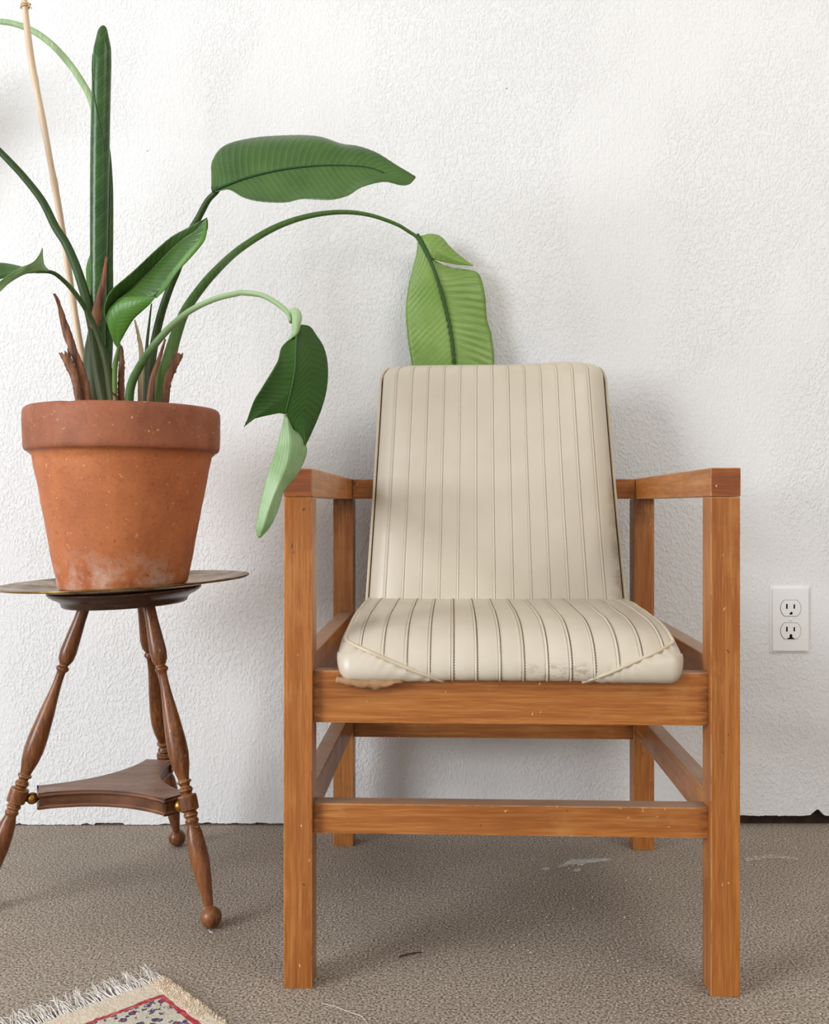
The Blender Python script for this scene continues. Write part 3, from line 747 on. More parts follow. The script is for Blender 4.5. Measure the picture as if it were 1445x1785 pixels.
# --- drooping torn leaf over the armrest (C)
bm = bmesh.new(); uvl = bm.loops.layers.uv.new('uv')
Cm = [z4(437, 370, 1.232), z4(432, 500, 1.228), z4(425, 610, 1.226), z4(405, 725, 1.225), z4(380, 830, 1.225), z4(364, 892, 1.225)]
patch(bm, uvl, [z4(425, 380, 1.234), z4(340, 462, 1.226), z4(312, 560, 1.218), z4(215, 725, 1.208), z4(160, 815, 1.205), z4(112, 945, 1.202), z4(95, 980, 1.2)][:7],
      [z4(437, 370, 1.232), z4(432, 500, 1.228), z4(422, 640, 1.226), z4(385, 760, 1.224), z4(300, 830, 1.218), z4(180, 915, 1.208), z4(97, 978, 1.2)],
      [z4(439, 370, 1.232), z4(434, 500, 1.228), z4(425, 640, 1.226), z4(395, 780, 1.225), z4(364, 892, 1.225), z4(310, 896, 1.22), z4(125, 938, 1.205), z4(100, 976, 1.2)], 70, 9, (-.003, .0), .0002, 20, 2)
Cr = [z4(466, 320, 1.238), z4(520, 332, 1.245), z4(560, 385, 1.252), z4(612, 472, 1.256), z4(636, 590, 1.256), z4(630, 730, 1.252), z4(598, 860, 1.246), z4(548, 985, 1.24), z4(495, 1098, 1.235)]
Cc = [z4(437, 368, 1.234), z4(430, 500, 1.228), z4(425, 610, 1.226), z4(400, 740, 1.225), z4(366, 890, 1.225), z4(382, 957, 1.228), z4(420, 1000, 1.23), z4(470, 1050, 1.232), z4(494, 1100, 1.235)]
Cmid = [(a+b)/2+Vector((0, -.004, 0)) for a, b in zip(catmull(Cr, 9), catmull(Cc, 9))]
patch(bm, uvl, Cc, Cmid, Cr, 80, 8, (.001, .001), .0002, 22, 2)
# the reversed lower blade, pale side out
patch(bm, uvl, [z4(362, 880, 1.228), z4(322, 1060, 1.226), z4(285, 1180, 1.222), z4(247, 1290, 1.218), z4(200, 1480, 1.212), z4(172, 1620, 1.208), z4(178, 1680, 1.207), z4(190, 1700, 1.206)],
      [z4(370, 895, 1.226), z4(395, 1060, 1.222), z4(385, 1180, 1.216), z4(345, 1300, 1.21), z4(270, 1480, 1.205), z4(225, 1620, 1.203), z4(200, 1680, 1.205), z4(192, 1701, 1.206)],
      [z4(372, 900, 1.228), z4(420, 1000, 1.231), z4(470, 1055, 1.233), z4(500, 1115, 1.236), z4(494, 1175, 1.235), z4(450, 1275, 1.232), z4(375, 1372, 1.226), z4(345, 1420, 1.222), z4(318, 1510, 1.216), z4(275, 1612, 1.21), z4(222, 1680, 1.207), z4(196, 1701, 1.206)], 90, 8, (0, 0), .0002, 9, 3, mi=1)
lf = leaf_obj('leaf', bm, [leaf_deep, leaf_pale]); lf['label'] = 'torn dark leaf hanging over the left armrest, its pale underside showing'
rib(lf, Cm, .0019, .0010, rib_m)
# pale folded leaf base at its top
tube_obj('leaf_base', catmull([z4(385, 232, 1.24), z4(420, 235, 1.238), z4(437, 270, 1.234), z4(432, 330, 1.232), z4(425, 372, 1.231), z4(405, 395, 1.231), z4(385, 418, 1.231)], 40), [v*1.24/F for v in lerp_list([3, 8, 9.8, 9, 7.5, 5, 2], 40)], stem_pale, lf, 14, .7)
# --- folded leaf in front (D)
bm = bmesh.new(); uvl = bm.loops.layers.uv.new('uv')
T = z2(1158, -66, 1.40)
patch(bm, uvl, [z2(640, 640, 1.475), z2(606, 545, 1.47), z2(581, 470, 1.465), z2(588, 410, 1.46), z2(620, 345, 1.455), z2(710, 262, 1.45), z2(790, 190, 1.44), z2(880, 105, 1.43), z2(960, 40, 1.42), z2(1050, -10, 1.41), T],
      [z2(645, 645, 1.475), z2(615, 540, 1.472), z2(600, 470, 1.475), z2(650, 410, 1.478), z2(720, 345, 1.475), z2(800, 270, 1.465), z2(880, 190, 1.45), z2(960, 110, 1.435), z2(1030, 50, 1.42), z2(1100, 5, 1.41), T],
      [z2(650, 648, 1.475), z2(630, 560, 1.468), z2(615, 490, 1.46), z2(690, 398, 1.452), z2(800, 385, 1.445), z2(870, 376, 1.44), z2(925, 310, 1.43), z2(975, 235, 1.42), z2(1040, 175, 1.41), z2(1112, 92, 1.405), z2(1158, 5, 1.40), z2(1162, -40, 1.40), T], 110, 9, (.001, .004), .0004, 20, 2, wav=.002)
patch(bm, uvl, [z2(652, 656, 1.474), z2(628, 600, 1.468), z2(607, 530, 1.462), z2(622, 455, 1.454), z2(680, 398, 1.448), z2(770, 376, 1.442), z2(868, 377, 1.436)],
      [z2(655, 656, 1.474), z2(650, 590, 1.465), z2(655, 530, 1.455), z2(690, 470, 1.447), z2(730, 435, 1.442), z2(790, 405, 1.438), z2(869, 378, 1.436)],
      [z2(660, 655, 1.474), z2(690, 600, 1.467), z2(712, 560, 1.46), z2(750, 500, 1.452), z2(790, 462, 1.446), z2(835, 422, 1.44), z2(870, 380, 1.436)], 60, 7, (.002, .002), .0002, 12, 2, mi=1)
# pale inner margin running up the right side
patch(bm, uvl, [z2(868, 379, 1.434), z2(915, 300, 1.424), z2(975, 215, 1.412), z2(1050, 120, 1.404), z2(1120, 40, 1.398), T], 
      [z2(872, 382, 1.434), z2(925, 318, 1.423), z2(985, 232, 1.411), z2(1060, 150, 1.403), z2(1135, 50, 1.397), T],
      [z2(876, 384, 1.434), z2(930, 330, 1.423), z2(992, 240, 1.411), z2(1080, 145, 1.403), z2(1150, 50, 1.397), T], 40, 3, mi=1)
lf = leaf_obj('leaf', bm, [leaf_mid, leaf_lit]); lf['label'] = 'short folded leaf standing in front of the stems'
# --- rolled upright leaf (E) and the roll behind it
def rolled(cen, rad, Yc, a0, a1, seamf, name, mats, twist=0, top_cut=.02, nt=90, na=40, fl=.85):
    bm = bmesh.new(); uvl = bm.loops.layers.uv.new('uv'); c = catmull(cen, nt); r = [v*Yc/F for v in lerp_list(rad, nt)]; vv = []
    global RC; RC = (c, r)
    for i in range(nt):
        t = i/(nt-1); row = []
        for j in range(na+1):
            s = j/na; a = math.radians(a0+twist*t+(a1-a0)*s); rr_ = r[i]*(1+.10*(s-.5)); zc = top_cut*t**14*math.sin(a*1.5)
            row.append(bm.verts.new(c[i]+Vector((rr_*math.cos(a), rr_*fl*math.sin(a), zc))))
        vv.append(row)
    for i in range(nt-1):
        for j in range(na):
            f = bm.faces.new((vv[i][j], vv[i][j+1], vv[i+1][j+1], vv[i+1][j]))
            for lp, (ii, jj) in zip(f.loops, ((i, j), (i, j+1), (i+1, j+1), (i+1, j))): lp[uvl].uv = (.9*ii/(nt-1), .9*(jj/na*2-1))
    return leaf_obj(name, bm, mats)
lf = rolled([z2(560, 760, 1.55), z2(552, 560, 1.55), z2(550, 300, 1.548), z2(552, 100, 1.545), z1(556, 1000, 1.54), z1(562, 650, 1.535), z1(570, 350, 1.53), z1(572, 230, 1.53), z1(572, 178, 1.53)], [8, 10, 11, 12, 13, 13, 13.5, 14, 14.5, 14.7, 15, 15.2, 15.4, 15.6, 15.8, 15.8, 15.8, 15.7, 15.6, 15.4, 14.6, 9], 1.54, -80, 345, None, 'leaf', [leaf_roll], 150, .007)
lf['label'] = 'tall tightly rolled young leaf standing upright'
c_, r_c = RC; eg = []
for k in range(28):
    q_ = k/27; i_ = int(83-26*q_); a_ = math.radians(185+135*q_); eg.append(c_[i_]+Vector((math.cos(a_)*(r_c[i_]*1.03), .85*math.sin(a_)*(r_c[i_]*1.03+.0004), 0)))
tube_obj('leaf_edge', catmull(eg, 60), .0008, stem_dark, plant, 6)
lf = rolled([z2(590, 900, 1.575), z2(600, 640, 1.575), z2(605, 300, 1.57), z1(605, 1445, 1.568), z1(612, 1100, 1.566), z1(610, 900, 1.562), z1(600, 780, 1.56)], [9, 10, 9, 8, 6, 2], 1.56, -60, 330, None, 'leaf', [leaf_roll], 40, .0)
lf['label'] = 'slim rolled leaf tucked behind the tall one'
# loose edge of the roll
tube_obj('leaf_edge', catmull([z1(603, 960, 1.55), z1(598, 1150, 1.55), z1(590, 1300, 1.55), z1(583, 1445, 1.55)], 20), .0014, stem_pale, plant, 6)
# small pale blade left of the roll (G)
bm = bmesh.new(); uvl = bm.loops.layers.uv.new('uv')
patch(bm, uvl, [z2(512, 120, 1.58), z2(485, 200, 1.575), z2(482, 260, 1.575), z2(490, 340, 1.575), z2(515, 410, 1.575)], [z2(513, 120, 1.58), z2(505, 200, 1.57), z2(503, 270, 1.57), z2(508, 340, 1.57), z2(520, 415, 1.57)], [z2(514, 120, 1.58), z2(520, 200, 1.58), z2(520, 270, 1.58), z2(522, 340, 1.58), z2(530, 420, 1.58)], 24, 4)
leaf_obj('leaf', bm, [leaf_lit])['label'] = 'narrow pale leaf at the foot of the rolled leaf'
# --- leaf leaving the picture on the left (F)
bm = bmesh.new(); uvl = bm.loops.layers.uv.new('uv')
patch(bm, uvl, [z2(290, 238, 1.44), z2(170, 222, 1.44), z2(60, 197, 1.44), z2(-40, 195, 1.43), z2(-260, 260, 1.41), z2(-480, 430, 1.39)],
      [z2(290, 240, 1.44), z2(180, 236, 1.43), z2(60, 235, 1.425), z2(-60, 260, 1.415), z2(-260, 350, 1.4), z2(-480, 432, 1.39)],
      [z2(290, 243, 1.44), z2(180, 246, 1.425), z2(60, 262, 1.42), z2(-60, 310, 1.41), z2(-260, 430, 1.395), z2(-480, 434, 1.39)], 50, 6, (.002, .002), .0002)
patch(bm, uvl, [z2(285, 236, 1.438), z2(250, 200, 1.432), z2(240, 150, 1.428), z2(238, 102, 1.425), z2(228, 130, 1.42), z2(190, 180, 1.41), z2(100, 220, 1.4), z2(0, 290, 1.39), z2(-100, 390, 1.38)],
      [z2(284, 237, 1.438), z2(240, 215, 1.43), z2(225, 190, 1.424), z2(210, 190, 1.42), z2(180, 205, 1.412), z2(120, 240, 1.404), z2(40, 285, 1.396), z2(-40, 350, 1.388), z2(-102, 395, 1.38)],
      [z2(283, 238, 1.438), z2(230, 232, 1.43), z2(190, 238, 1.42), z2(140, 250, 1.412), z2(90, 275, 1.404), z2(40, 310, 1.398), z2(0, 350, 1.392), z2(-50, 390, 1.386), z2(-104, 400, 1.38)], 50, 6, mi=1)
leaf_obj('leaf', bm, [leaf_mid, leaf_pale])['label'] = 'leaf arching out to the left edge'
# off-frame leaves that belong to the two stems leaving on the left
for (c, mt) in (([(-150, 60, 1.68), (-215, 80, 1.70), (-260, 140, 1.72), (-275, 220, 1.74), (-270, 310, 1.75)], leaf_mid), ([(-50, 218, 1.50), (-110, 170, 1.48), (-190, 150, 1.45), (-270, 190, 1.42), (-330, 280, 1.40)], leaf_mid)):
    bm = bmesh.new(); uvl = bm.loops.layers.uv.new('uv'); m = [Z(*p) for p in c]; wds = [0.004, .035, .05, .045, .002]
    L = [p+Vector((-w_*.7, 0, w_*.7)) for p, w_ in zip(m, wds)]; R = [p+Vector((w_*.5, -w_*.2, -w_*.8)) for p, w_ in zip(m, wds)]
    patch(bm, uvl, L, m, R, 50, 6, (.004, .004), .0006, 24, 3)
    leaf_obj('leaf', bm, [mt])
# --- stems
stem([root(196, 1.60), z2(560, 700, 1.60), z2(540, 300, 1.61), z1(535, 1000, 1.62), z1(530, 640, 1.61), z1(512, 565, 1.61), z1(480, 495, 1.615), z1(400, 372, 1.625), z1(300, 258, 1.635), z1(200, 182, 1.645), z1(100, 138, 1.65), z1(0, 120, 1.655), z1(-200, 110, 1.665), z1(-480, 190, 1.68)], [9, 8, 7, 6, 6, 6.2, 6.2, 6.2, 6.2, 6, 5.5, 5, 4], stem_pale, n=70)
stem([root(190, 1.54), z2(560, 820, 1.54), z2(520, 560, 1.54), z2(480, 380, 1.54), z2(430, 220, 1.54), z2(370, 80, 1.54), z1(310, 1270, 1.54), z1(240, 1130, 1.535), z1(150, 1010, 1.53), z1(60, 910, 1.525), z1(-60, 790, 1.52), z1(-160, 700, 1.5)], [12, 12, 10, 8.5, 8.5, 8, 7.5, 7, 6.5, 6, 5.5, 5], stem_dark, n=70)
stem([root(201, 1.50), z2(620, 880, 1.495), z2(600, 760, 1.49), z2(560, 620, 1.485), z2(500, 480, 1.475), z2(430, 370, 1.46), z2(360, 290, 1.45), z2(290, 240, 1.44), z2(200, 237, 1.43)], [8.5, 8, 7, 6, 5, 4.5, 4, 3.5, 2.5], stem_dark, n=60)
stem([root(170, 1.56), z2(530, 760, 1.56), z2(540, 600, 1.56), z2(555, 450, 1.565), z2(560, 330, 1.57)], [19, 21, 19, 13, 4], stem_dark, n=40)
stem([root(203, 1.49), z2(642, 870, 1.49), z2(645, 760, 1.487), z2(660, 690, 1.48), z2(668, 645, 1.474)], [4, 4, 4.3, 4.5, 3], stem_green)
stem([root(262, 1.54), z2(845, 800, 1.54), z2(862, 650, 1.54), z2(900, 480, 1.53), z2(950, 330, 1.52), z2(1000, 210, 1.51), z1(1050, 1330, 1.505), z1(1110, 1220, 1.50), z1(1165, 1120, 1.495), z1(1215, 1070, 1.488), z3(100, 330, 1.482)], [7.5, 7.5, 7.5, 7.2, 7, 6.5, 6, 5.8, 5.8, 5.5, 4], stem_dark, n=70)
stem([root(266, 1.60), z2(890, 880, 1.60), z2(940, 740, 1.60), z2(985, 590, 1.61), z2(1030, 470, 1.62), z2(1100, 360, 1.64), z2(1200, 240, 1.66), z3(200, 605, 1.735), z3(350, 512, 1.765), z3(500, 458, 1.79), z3(650, 438, 1.81), z3(780, 450, 1.83), z3(900, 490, 1.845), z3(960, 525, 1.855), z3(1000, 555, 1.862), z3(1048, 640, 1.86)], [13, 13, 12, 10.5, 9, 8.5, 8, 7.6, 7.3, 7, 6.6, 6, 5.5, 5, 4.5, 4.2, 4, 3.4], stem_green, n=110)
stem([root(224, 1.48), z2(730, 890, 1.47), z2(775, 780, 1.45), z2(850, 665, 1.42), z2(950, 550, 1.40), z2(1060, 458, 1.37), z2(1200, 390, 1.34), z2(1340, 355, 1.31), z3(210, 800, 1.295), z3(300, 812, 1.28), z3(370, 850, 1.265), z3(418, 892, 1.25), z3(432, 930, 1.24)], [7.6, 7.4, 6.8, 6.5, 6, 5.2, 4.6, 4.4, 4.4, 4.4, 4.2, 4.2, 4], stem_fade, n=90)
stem([root(254, 1.57), z2(815, 800, 1.57), z2(822, 650, 1.57), z2(838, 500, 1.575), z2(848, 415, 1.58)], [4, 3.8, 3.2, 2.4, 1.2], stem_dark)
# dried sheaths
def sheath(pts, w_, mat=sheath_m, jag=.0006):
    n = 34; q = catmull(pts, n); r = [v*1.52/F for v in lerp_list(w_, n)]; bm = bmesh.new(); rows = []
    for i, p in enumerate(q):
        d = (q[min(n-1, i+1)]-q[max(0, i-1)]).normalized(); sd = d.cross(Vector((0, 1, 0))).normalized(); row = []
        for j in range(9):
            a = math.radians(200*(j/8)-100); e = jag*mnoise.noise(Vector((i*.9, j*2.3, pts[0].x*50)))*(1.5 if j in (0, 8) else 1)
            dd = d*(jag*6*mnoise.noise(Vector((j*1.7, 3, pts[0].x*70))) if i >= n-1 else 0)
            row.append(bm.verts.new(p+dd+sd*math.sin(a)*(r[i]+e)-Vector((0, 1, 0))*math.cos(a)*(r[i]*.5+e)))
        rows.append(row)
    for a, b in zip(rows, rows[1:]):
        for k in range(8): bm.faces.new((a[k], a[k+1], b[k+1], b[k]))
    o = from_bm('dry_sheath', bm, mat, plant); s = o.modifiers.new('t', 'SOLIDIFY'); s.thickness = .0016; s.offset = 0; return o
sheath([root(154, 1.50), z2(470, 850, 1.50), z2(420, 700, 1.50), z2(375, 580, 1.50), z2(345, 470, 1.50), z2(322, 395, 1.50), z2(303, 362, 1.50)], [9, 8.5, 7, 6, 6.5, 4, .8], jag=.0012)
sheath([root(142, 1.49), z2(425, 850, 1.49), z2(390, 760, 1.49), z2(360, 690, 1.49)], [6, 5.5, 6.5, 7.5], jag=.0014)
sheath([z2(520, 560, 1.525), z2(555, 400, 1.52), z2(580, 280, 1.518), z2(597, 155, 1.518)], [9, 7, 4, 1], jag=.001)
sheath([root(212, 1.50), z2(678, 850, 1.50), z2(682, 740, 1.50), z2(678, 650, 1.50)], [5, 5, 4.6, 2], jag=.0014)
sheath([root(248, 1.585), z2(790, 840, 1.585), z2(792, 700, 1.585), z2(775, 590, 1.585), z2(755, 510, 1.585)], [6.5, 6, 4.5, 3, .8], straw_m)
sheath([root(258, 1.51), z2(850, 850, 1.51), z2(890, 730, 1.512), z2(925, 615, 1.515)], [4.5, 4.5, 3.4, .8])
sheath([root(286, 1.53), z2(935, 870, 1.53), z2(965, 780, 1.53), z2(1005, 695, 1.53)], [6, 6, 6.2, 7], jag=.0014)
sheath([root(205, 1.475), z2(650, 935, 1.468), z2(640, 925, 1.464), z2(632, 915, 1.462)], [5, 3, 2, .8], jag=.0014)
# ------------------------------------------------------------ cane stake
cane = empty('plant_stake', PC, 0, label='long pale cane stake leaning in the terracotta pot, tied near its top', cat='stake')
q = [Z(152, 735, 1.63), z2(468, 760, 1.63), z2(440, 600, 1.63), z2(400, 340, 1.63), z1(350, 1290, 1.62), z1(290, 950, 1.61), z1(225, 600, 1.60), z1(170, 300, 1.59), z1(135, 0, 1.58), z1(118, -160, 1.575)]
qq = catmull(q, 80); rad = []
for i in range(80):
    r = 5.6*1.6/F*(1.0+.06*math.sin(i*.5)); 
    for nd in (22, 43, 61): r += .0009*math.exp(-((i-nd)/1.1)**2)
    rad.append(r)
tube_obj('cane', qq, rad, cane_m, cane, 14)
bm = bmesh.new(); tw = []
for k in range(60):
    a = k/60*2*math.pi*3.2; c = z1(138+k*.16, 45-k*.45, 1.582); tw.append(c+Vector((math.cos(a)*.0068, math.sin(a)*.0068, .0012*math.sin(a*1.3))))
add_tube(bm, tw, .0011, 6); add_tube(bm, catmull([tw[-1], z1(160, 22, 1.573), z1(172, 40, 1.572), z1(178, 48, 1.572)], 12), .0009, 6)
from_bm('tie', bm, straw_m, cane)['label'] = 'thin twine tied round the cane'

# ------------------------------------------------------------ wall outlet
OX = (1376-CX)/F*WY; OZ = CH-(1079.5-HZ)/F*WY; PW, PH = .0388, .0652
outlet = empty('wall_outlet', (OX, WY, OZ), 0, label='white double wall outlet with two sockets, lower ground hole broken', cat='outlet')
bm = bmesh.new(); add_box(bm, -PW, PW, -.0062, .0005, -PH, PH, 0)
es = [e for e in bm.edges if all(v.co.y < 0 for v in e.verts)]; bmesh.ops.bevel(bm, geom=es, offset=.0042, segments=4, affect='EDGES')
from_bm('cover_plate', bm, white_plastic, outlet, False)
def recep(zc, broken):
    def shape(k):
        pts = []
        for a in range(0, 360, 6):
            x = .0195*k*math.cos(math.radians(a)); z = .0195*k*math.sin(math.radians(a)); z = max(-.0155*k, min(.0155*k, z)); pts.append((x, z))
        return pts
    bm = bmesh.new(); rs = []
    for y, k in ((-.0062, 1.0), (-.0074, 1.0), (-.0078, .97)): rs.append([bm.verts.new((x, y, zc+z)) for x, z in shape(k)])
    for a, b in zip(rs, rs[1:]):
        for k in range(len(a)): bm.faces.new((a[k], a[(k+1) % len(a)], b[(k+1) % len(a)], b[k]))
    bm.faces.new(rs[-1]); o = from_bm('socket', bm, white_plastic, outlet, False)
    bm = bmesh.new(); a = [bm.verts.new((x, -.0064, zc+.0001+z)) for x, z in shape(1.045)]; b = [bm.verts.new((x, -.0060, zc+z)) for x, z in shape(1.045)]
    for k in range(len(a)): bm.faces.new((a[k], a[(k+1) % len(a)], b[(k+1) % len(a)], b[k]))
    bm.faces.new(a); from_bm('gap', bm, plain('socket_gap', srgb(90, 86, 84), .8), o, False)
    def slot(x0, x1, z0, z1_):
        bm = bmesh.new(); add_box(bm, x0, x1, -.0082, -.0070, zc+z0, zc+z1_); from_bm('slot', bm, slot_m, o, False)
    slot(-.0094, -.0066, -.0010, .0086); slot(.0052, .0078, -.0006, .0078)
    bm = bmesh.new()
    if broken: pts = [(-.0068, -.0152), (-.0064, -.0136), (-.0022, -.0122), (-.0028, -.0095), (-.0026, -.0075), (-.0008, -.0060), (.0012, -.0060), (.0026, -.0078), (.0026, -.0100), (.0022, -.0122), (.0062, -.0136), (.0066, -.0152)]
    else: pts = [(-.0026, -.0122), (-.0028, -.0102), (-.0006, -.0082), (.0004, -.0070), (.0020, -.0070), (.0028, -.0082), (.0030, -.0105), (.0024, -.0122)]
    a = [bm.verts.new((x, -.0082, zc+z)) for x, z in pts]; b = [bm.verts.new((x, -.007, zc+z)) for x, z in pts]
    for k in range(len(a)): bm.faces.new((a[k], a[(k+1) % len(a)], b[(k+1) % len(a)], b[k]))
    bm.faces.new(a); from_bm('ground_hole', bm, slot_m, o, False)
recep(.0225, False); recep(-.0222, True)
bm = bmesh.new(); add_lathe(bm, [(0, 0), (0, .0028), (.0006, .0034), (.001, .0034), (.001, 0)], (0, -.0072, .0002), (0, 0, .0002), 18); from_bm('screw', bm, white_plastic, outlet)

# ------------------------------------------------------------ fringed rug in the lower left corner
RO = Vector((-.329, 1.287, 0)); ang = math.atan2(-.108, -.118)   # fringe side direction
ea = Vector((math.cos(ang), math.sin(ang), 0)); 
rug = empty('fringed_rug', RO, ang, label='small cream rug with red and navy border and white fringe', cat='rug')
# local x runs along the fringe side, local y runs into the rug
RW, RL = .55, .85
def mat_rug():
    t = NT('woven_rug_pattern'); oc = t.coord(); n = t.noise(oc, 90, 2, .5)
    wob = t.n('ShaderNodeVectorMath', operation='ADD'); sb = t.n('ShaderNodeTexNoise'); t.link(oc, sb.inputs['Vector']); sb.inputs['Scale'].default_value = 70
    sc2 = t.n('ShaderNodeVectorMath', operation='SCALE'); t.link(sb.outputs['Color'], sc2.inputs[0]); sc2.inputs['Scale'].default_value = .006
    t.link(oc, wob.inputs[0]); t.link(sc2.outputs[0], wob.inputs[1]); x, y, _ = t.xyz(wob.outputs[0])[:3]
    x = t.math('SUBTRACT', x, .003); y = t.math('SUBTRACT', y, .003)
    dx = t.math('MINIMUM', x, t.math('SUBTRACT', RW, x)); dy = t.math('MINIMUM', y, t.math('SUBTRACT', RL, y))
    d = t.math('MINIMUM', t.math('ADD', dx, .003), t.math('ADD', dy, -.012))
    cream, red, navy, sage = srgb(234, 219, 198), srgb(184, 50, 70), srgb(76, 66, 108), srgb(214, 208, 190)
    band = lambda a, b: t.math('MULTIPLY', t.rmp(d, a-.0006, a+.0006), t.rmp(d, b+.0006, b-.0006))
    v1 = t.vor(t.coord(loc=(.01, .02, 0)), 62); v2 = t.vor(t.coord(loc=(.7, .2, 0)), 105); v3 = t.noise(t.coord(loc=(3, 0, 0)), 95, 3, .6)
    field = t.mix(t.rmp(v1, .30, .34, 1, 0), sage, navy); field = t.mix(t.rmp(v1, .14, .18, 1, 0), field, red)
    field = t.mix(t.rmp(v3, .56, .6), field, navy); field = t.mix(t.rmp(v2, .2, .25, 1, 0), field, cream)
    col = t.mix(t.rmp(d, .0285, .0295), cream, field)
    col = t.mix(band(.029, .036), col, t.mix(t.rmp(v3, .55, .62), red, srgb(214, 110, 110)))
    col = t.mix(t.rmp(n, .3, .7, .0, .25), col, srgb(180, 160, 140))
    h = t.math('ADD', t.noise(oc, 420, 3, .7), t.math('MULTIPLY', t.noise(oc, 160, 2), .8))
    return t.fin(col, .95, t.bump(h, 1.0, .003), spec=.1)
bm = bmesh.new(); nx, ny = 150, 120; g = []
for i in range(nx+1):
    row = []
    for j in range(ny+1):
        x = RW*(i/nx)**1.3; y = RL*(j/ny)**1.5
        e = min(x, RW-x, y, RL-y); z = .0015+.0068*min(1, max(0, e)/.006)**.5+.0012*mnoise.noise(Vector((x*300, y*300, 0)))+.0008*mnoise.noise(Vector((x*40, y*40, 2)))
        jx = .0016*mnoise.noise(Vector((y*120, 1, 0))) if i == 0 else 0
        row.append(bm.verts.new((x+jx, y, z)))
    g.append(row)
for a, b in zip(g, g[1:]):
    for k in range(ny): bm.faces.new((a[k], b[k], b[k+1], a[k+1]))
bnd = [e for e in bm.edges if e.is_boundary]; r_ = bmesh.ops.extrude_edge_only(bm, edges=bnd)
for v in r_['geom']:
    if isinstance(v, bmesh.types.BMVert): v.co.z = 0.0003
from_bm('woven_field', bm, mat_rug(), rug)
# tufts of pile along the plain cream side
bm = bmesh.new(); rnd = random.Random(3)
for k in range(1500):
    y = rnd.uniform(.0, .34) if k % 2 else rnd.uniform(.0, .12); x = rnd.uniform(-.0015, .024); L = rnd.uniform(.003, .0055)
    a = Vector((x, y, .006 if x > .002 else .003)); d = Vector((rnd.uniform(-1, .6), rnd.uniform(-.8, .8), 1.2)).normalized()
    add_tube(bm, [a, a+d*L*.6, a+d*L+Vector((rnd.uniform(-.001, .001), rnd.uniform(-.001, .001), -.0006))], [.0009, .0010, .0004], 4, False)
o = from_bm('pile', bm, plain('cream_pile', srgb(236, 222, 202), .95, .1, srgb(218, 196, 168), 60), rug); o['kind'] = 'stuff'
bm = bmesh.new()
for k in range(330):
    x = .003+k*.0013+rnd.uniform(-.001, .001)
    if x > RW: break
    cl = math.sin(x*260)*.004; L = rnd.uniform(.026, .046); ph = rnd.uniform(0, 6)
    pts = []
    for j in range(6):
        t = j/5; pts.append(Vector((x+cl*t+.0045*math.sin(ph+t*3.1)*t+rnd.uniform(-.0006, .0006), .004-L*t, 0.0055*(1-t)**1.5+.0012+.013*abs(math.sin(ph*2+t*2.5))*t)))
    add_tube(bm, catmull(pts, 9), lerp_list([.00075, .0006, .00035], 9), 5, False)
o = from_bm('fringe', bm, plain('white_fringe_yarn', srgb(234, 230, 224), .9, .1, srgb(208, 200, 192), 80), rug); o['kind'] = 'stuff'; o['label'] = 'white tangled yarn fringe'
bm = bmesh.new()       # loose braided cord at the far left of the fringe
for s_ in (0, 2.1, 4.2):
    pts = [Vector((.12+.06*t, -.004-.012*math.sin(t*3), .006))+Vector((0, .0022*math.cos(t*40+s_), .0022*math.sin(t*40+s_))) for t in [i/60 for i in range(61)]]
    add_tube(bm, pts, .0016, 6)
from_bm('braided_cord', bm, plain('grey_cord', srgb(196, 186, 176), .9, .1, srgb(140, 124, 112), 160), rug)

# ------------------------------------------------------------ bits lying on the floor
def FL(px, py, z=0.0):
    Y = F*(CH-z)/(py-HZ); return Vector(((px-CX)/F*Y, Y, z))
twig_m = plain('dark_twig', srgb(48, 34, 28), .7, .2, srgb(80, 60, 48))
o = tube_obj('twig', catmull([FL(695, 1668, .0018), FL(708, 1664, .0022), FL(722, 1661, .003), FL(736, 1660, .0022)], 12), [.0008, .0014, .0012, .0010, .0013, .0011, .0009, .0012, .0009, .0008, .0007, .0005], twig_m, None, 7)
tag(o, 'short dark twig lying on the floor under the chair front', 'twig')
o = tube_obj('thread', catmull([FL(560, 1749, .0008), FL(585, 1755, .001), FL(612, 1765, .0012), FL(630, 1772, .001), FL(640, 1784, .0009), FL(642, 1800, .0009)], 40), .00032, plain('white_thread', srgb(226, 222, 216), .8), None, 6)
tag(o, 'long white thread lying on the floor at the bottom edge', 'thread')
o = tube_obj('lint', catmull([FL(364, 1620, .0008), FL(366, 1624, .001), FL(371, 1625, .001)], 12), .0005, plain('white_lint', srgb(226, 222, 216), .8), None, 5)
tag(o, 'tiny white lint curl by the front ball foot of the stand', 'lint')
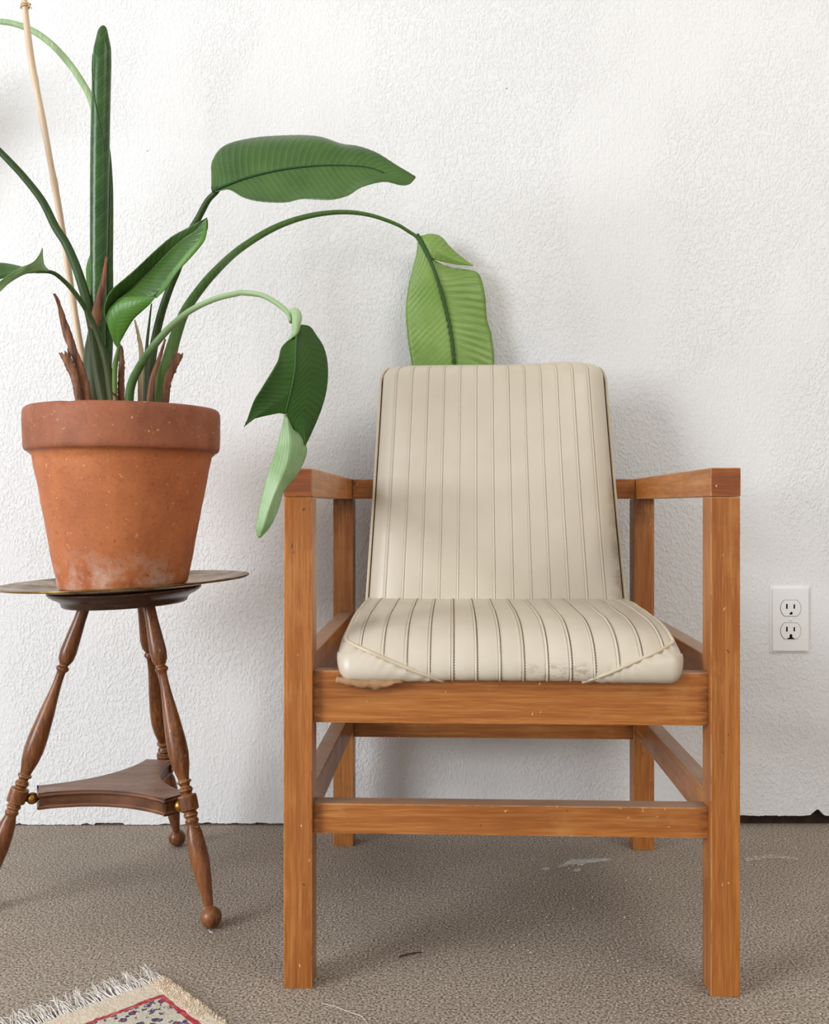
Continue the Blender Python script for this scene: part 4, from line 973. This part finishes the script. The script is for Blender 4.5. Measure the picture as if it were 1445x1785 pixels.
def flake(name, pts, mat, label, cat, z=.0009, seed=0):
    c = sum((Vector(p) for p in [FL(*p) for p in pts]), Vector())/len(pts); bm = bmesh.new(); ring = []
    q = [FL(*p) for p in pts]; q.append(q[0]); d = catmull(q, len(pts)*7)[:-1]
    top = [bm.verts.new((p.x+.0016*mnoise.noise(p*260+Vector((seed, 0, 0))), p.y+.0030*mnoise.noise(p*210+Vector((0, seed, 0))), z)) for p in d]
    bot = [bm.verts.new((v.co.x, v.co.y, .0001)) for v in top]
    for k in range(len(top)): bm.faces.new((top[k], bot[k], bot[(k+1) % len(top)], top[(k+1) % len(top)]))
    f = bm.faces.new(top); bmesh.ops.triangulate(bm, faces=[f]); o = from_bm(name, bm, mat, None, False); tag(o, label, cat); return o
fm = plain('grey_white_scrape', srgb(206, 206, 200), .8, .2, srgb(166, 160, 152), 120)
flake('paint_patch', [(972, 1512), (985, 1505), (992, 1500), (1008, 1498), (1022, 1499), (1040, 1497), (1068, 1498), (1045, 1502), (1028, 1504), (1012, 1508), (1000, 1506), (985, 1510)], fm, 'grey-white scraped paint patch on the floor beneath the chair', 'paint')
flake('paint_patch', [(998, 1519), (1004, 1515), (1012, 1515), (1008, 1519)], fm, 'small pale paint spot just in front of the larger scraped patch', 'paint', seed=5)
flake('paint_patch', [(945, 1515), (952, 1512), (958, 1515), (950, 1516.5)], fm, 'tiny pale paint spot left of the larger scraped patch', 'paint', seed=9)
flake('paint_patch', [(1297, 1501), (1300, 1494), (1325, 1492), (1352, 1490), (1375, 1494), (1396, 1498), (1372, 1498), (1350, 1496), (1325, 1498), (1308, 1501)], plain('brown_scrape', srgb(120, 92, 74), .8, .2, srgb(205, 196, 184), 220), 'brown and pale scrape in the floor right of the front chair leg', 'paint', seed=3)
rnd = random.Random(11); bm = bmesh.new(); k = 0
for i in range(80):
    px, py = rnd.uniform(880, 1440), rnd.uniform(1450, 1780) if i % 3 else rnd.uniform(1450, 1600)
    p = FL(px, py); r = rnd.uniform(.0004, .0013); a0 = rnd.uniform(0, 3)
    vs3 = [bm.verts.new(p+Vector((r*math.cos(a0+t), r*math.sin(a0+t)*1.4, z))) for z in (.0003, .0014) for t in (0, 1.9, 3.9)]
    for f in ((0, 1, 2), (3, 4, 5), (0, 1, 4, 3), (1, 2, 5, 4), (2, 0, 3, 5)): bm.faces.new([vs3[q_] for q_ in f])
o = from_bm('plaster_crumbs', bm, plain('white_crumbs', srgb(232, 228, 220), .8), None, False); tag(o, 'scattered tiny white plaster crumbs on the floor at the right', 'debris', kind='stuff')
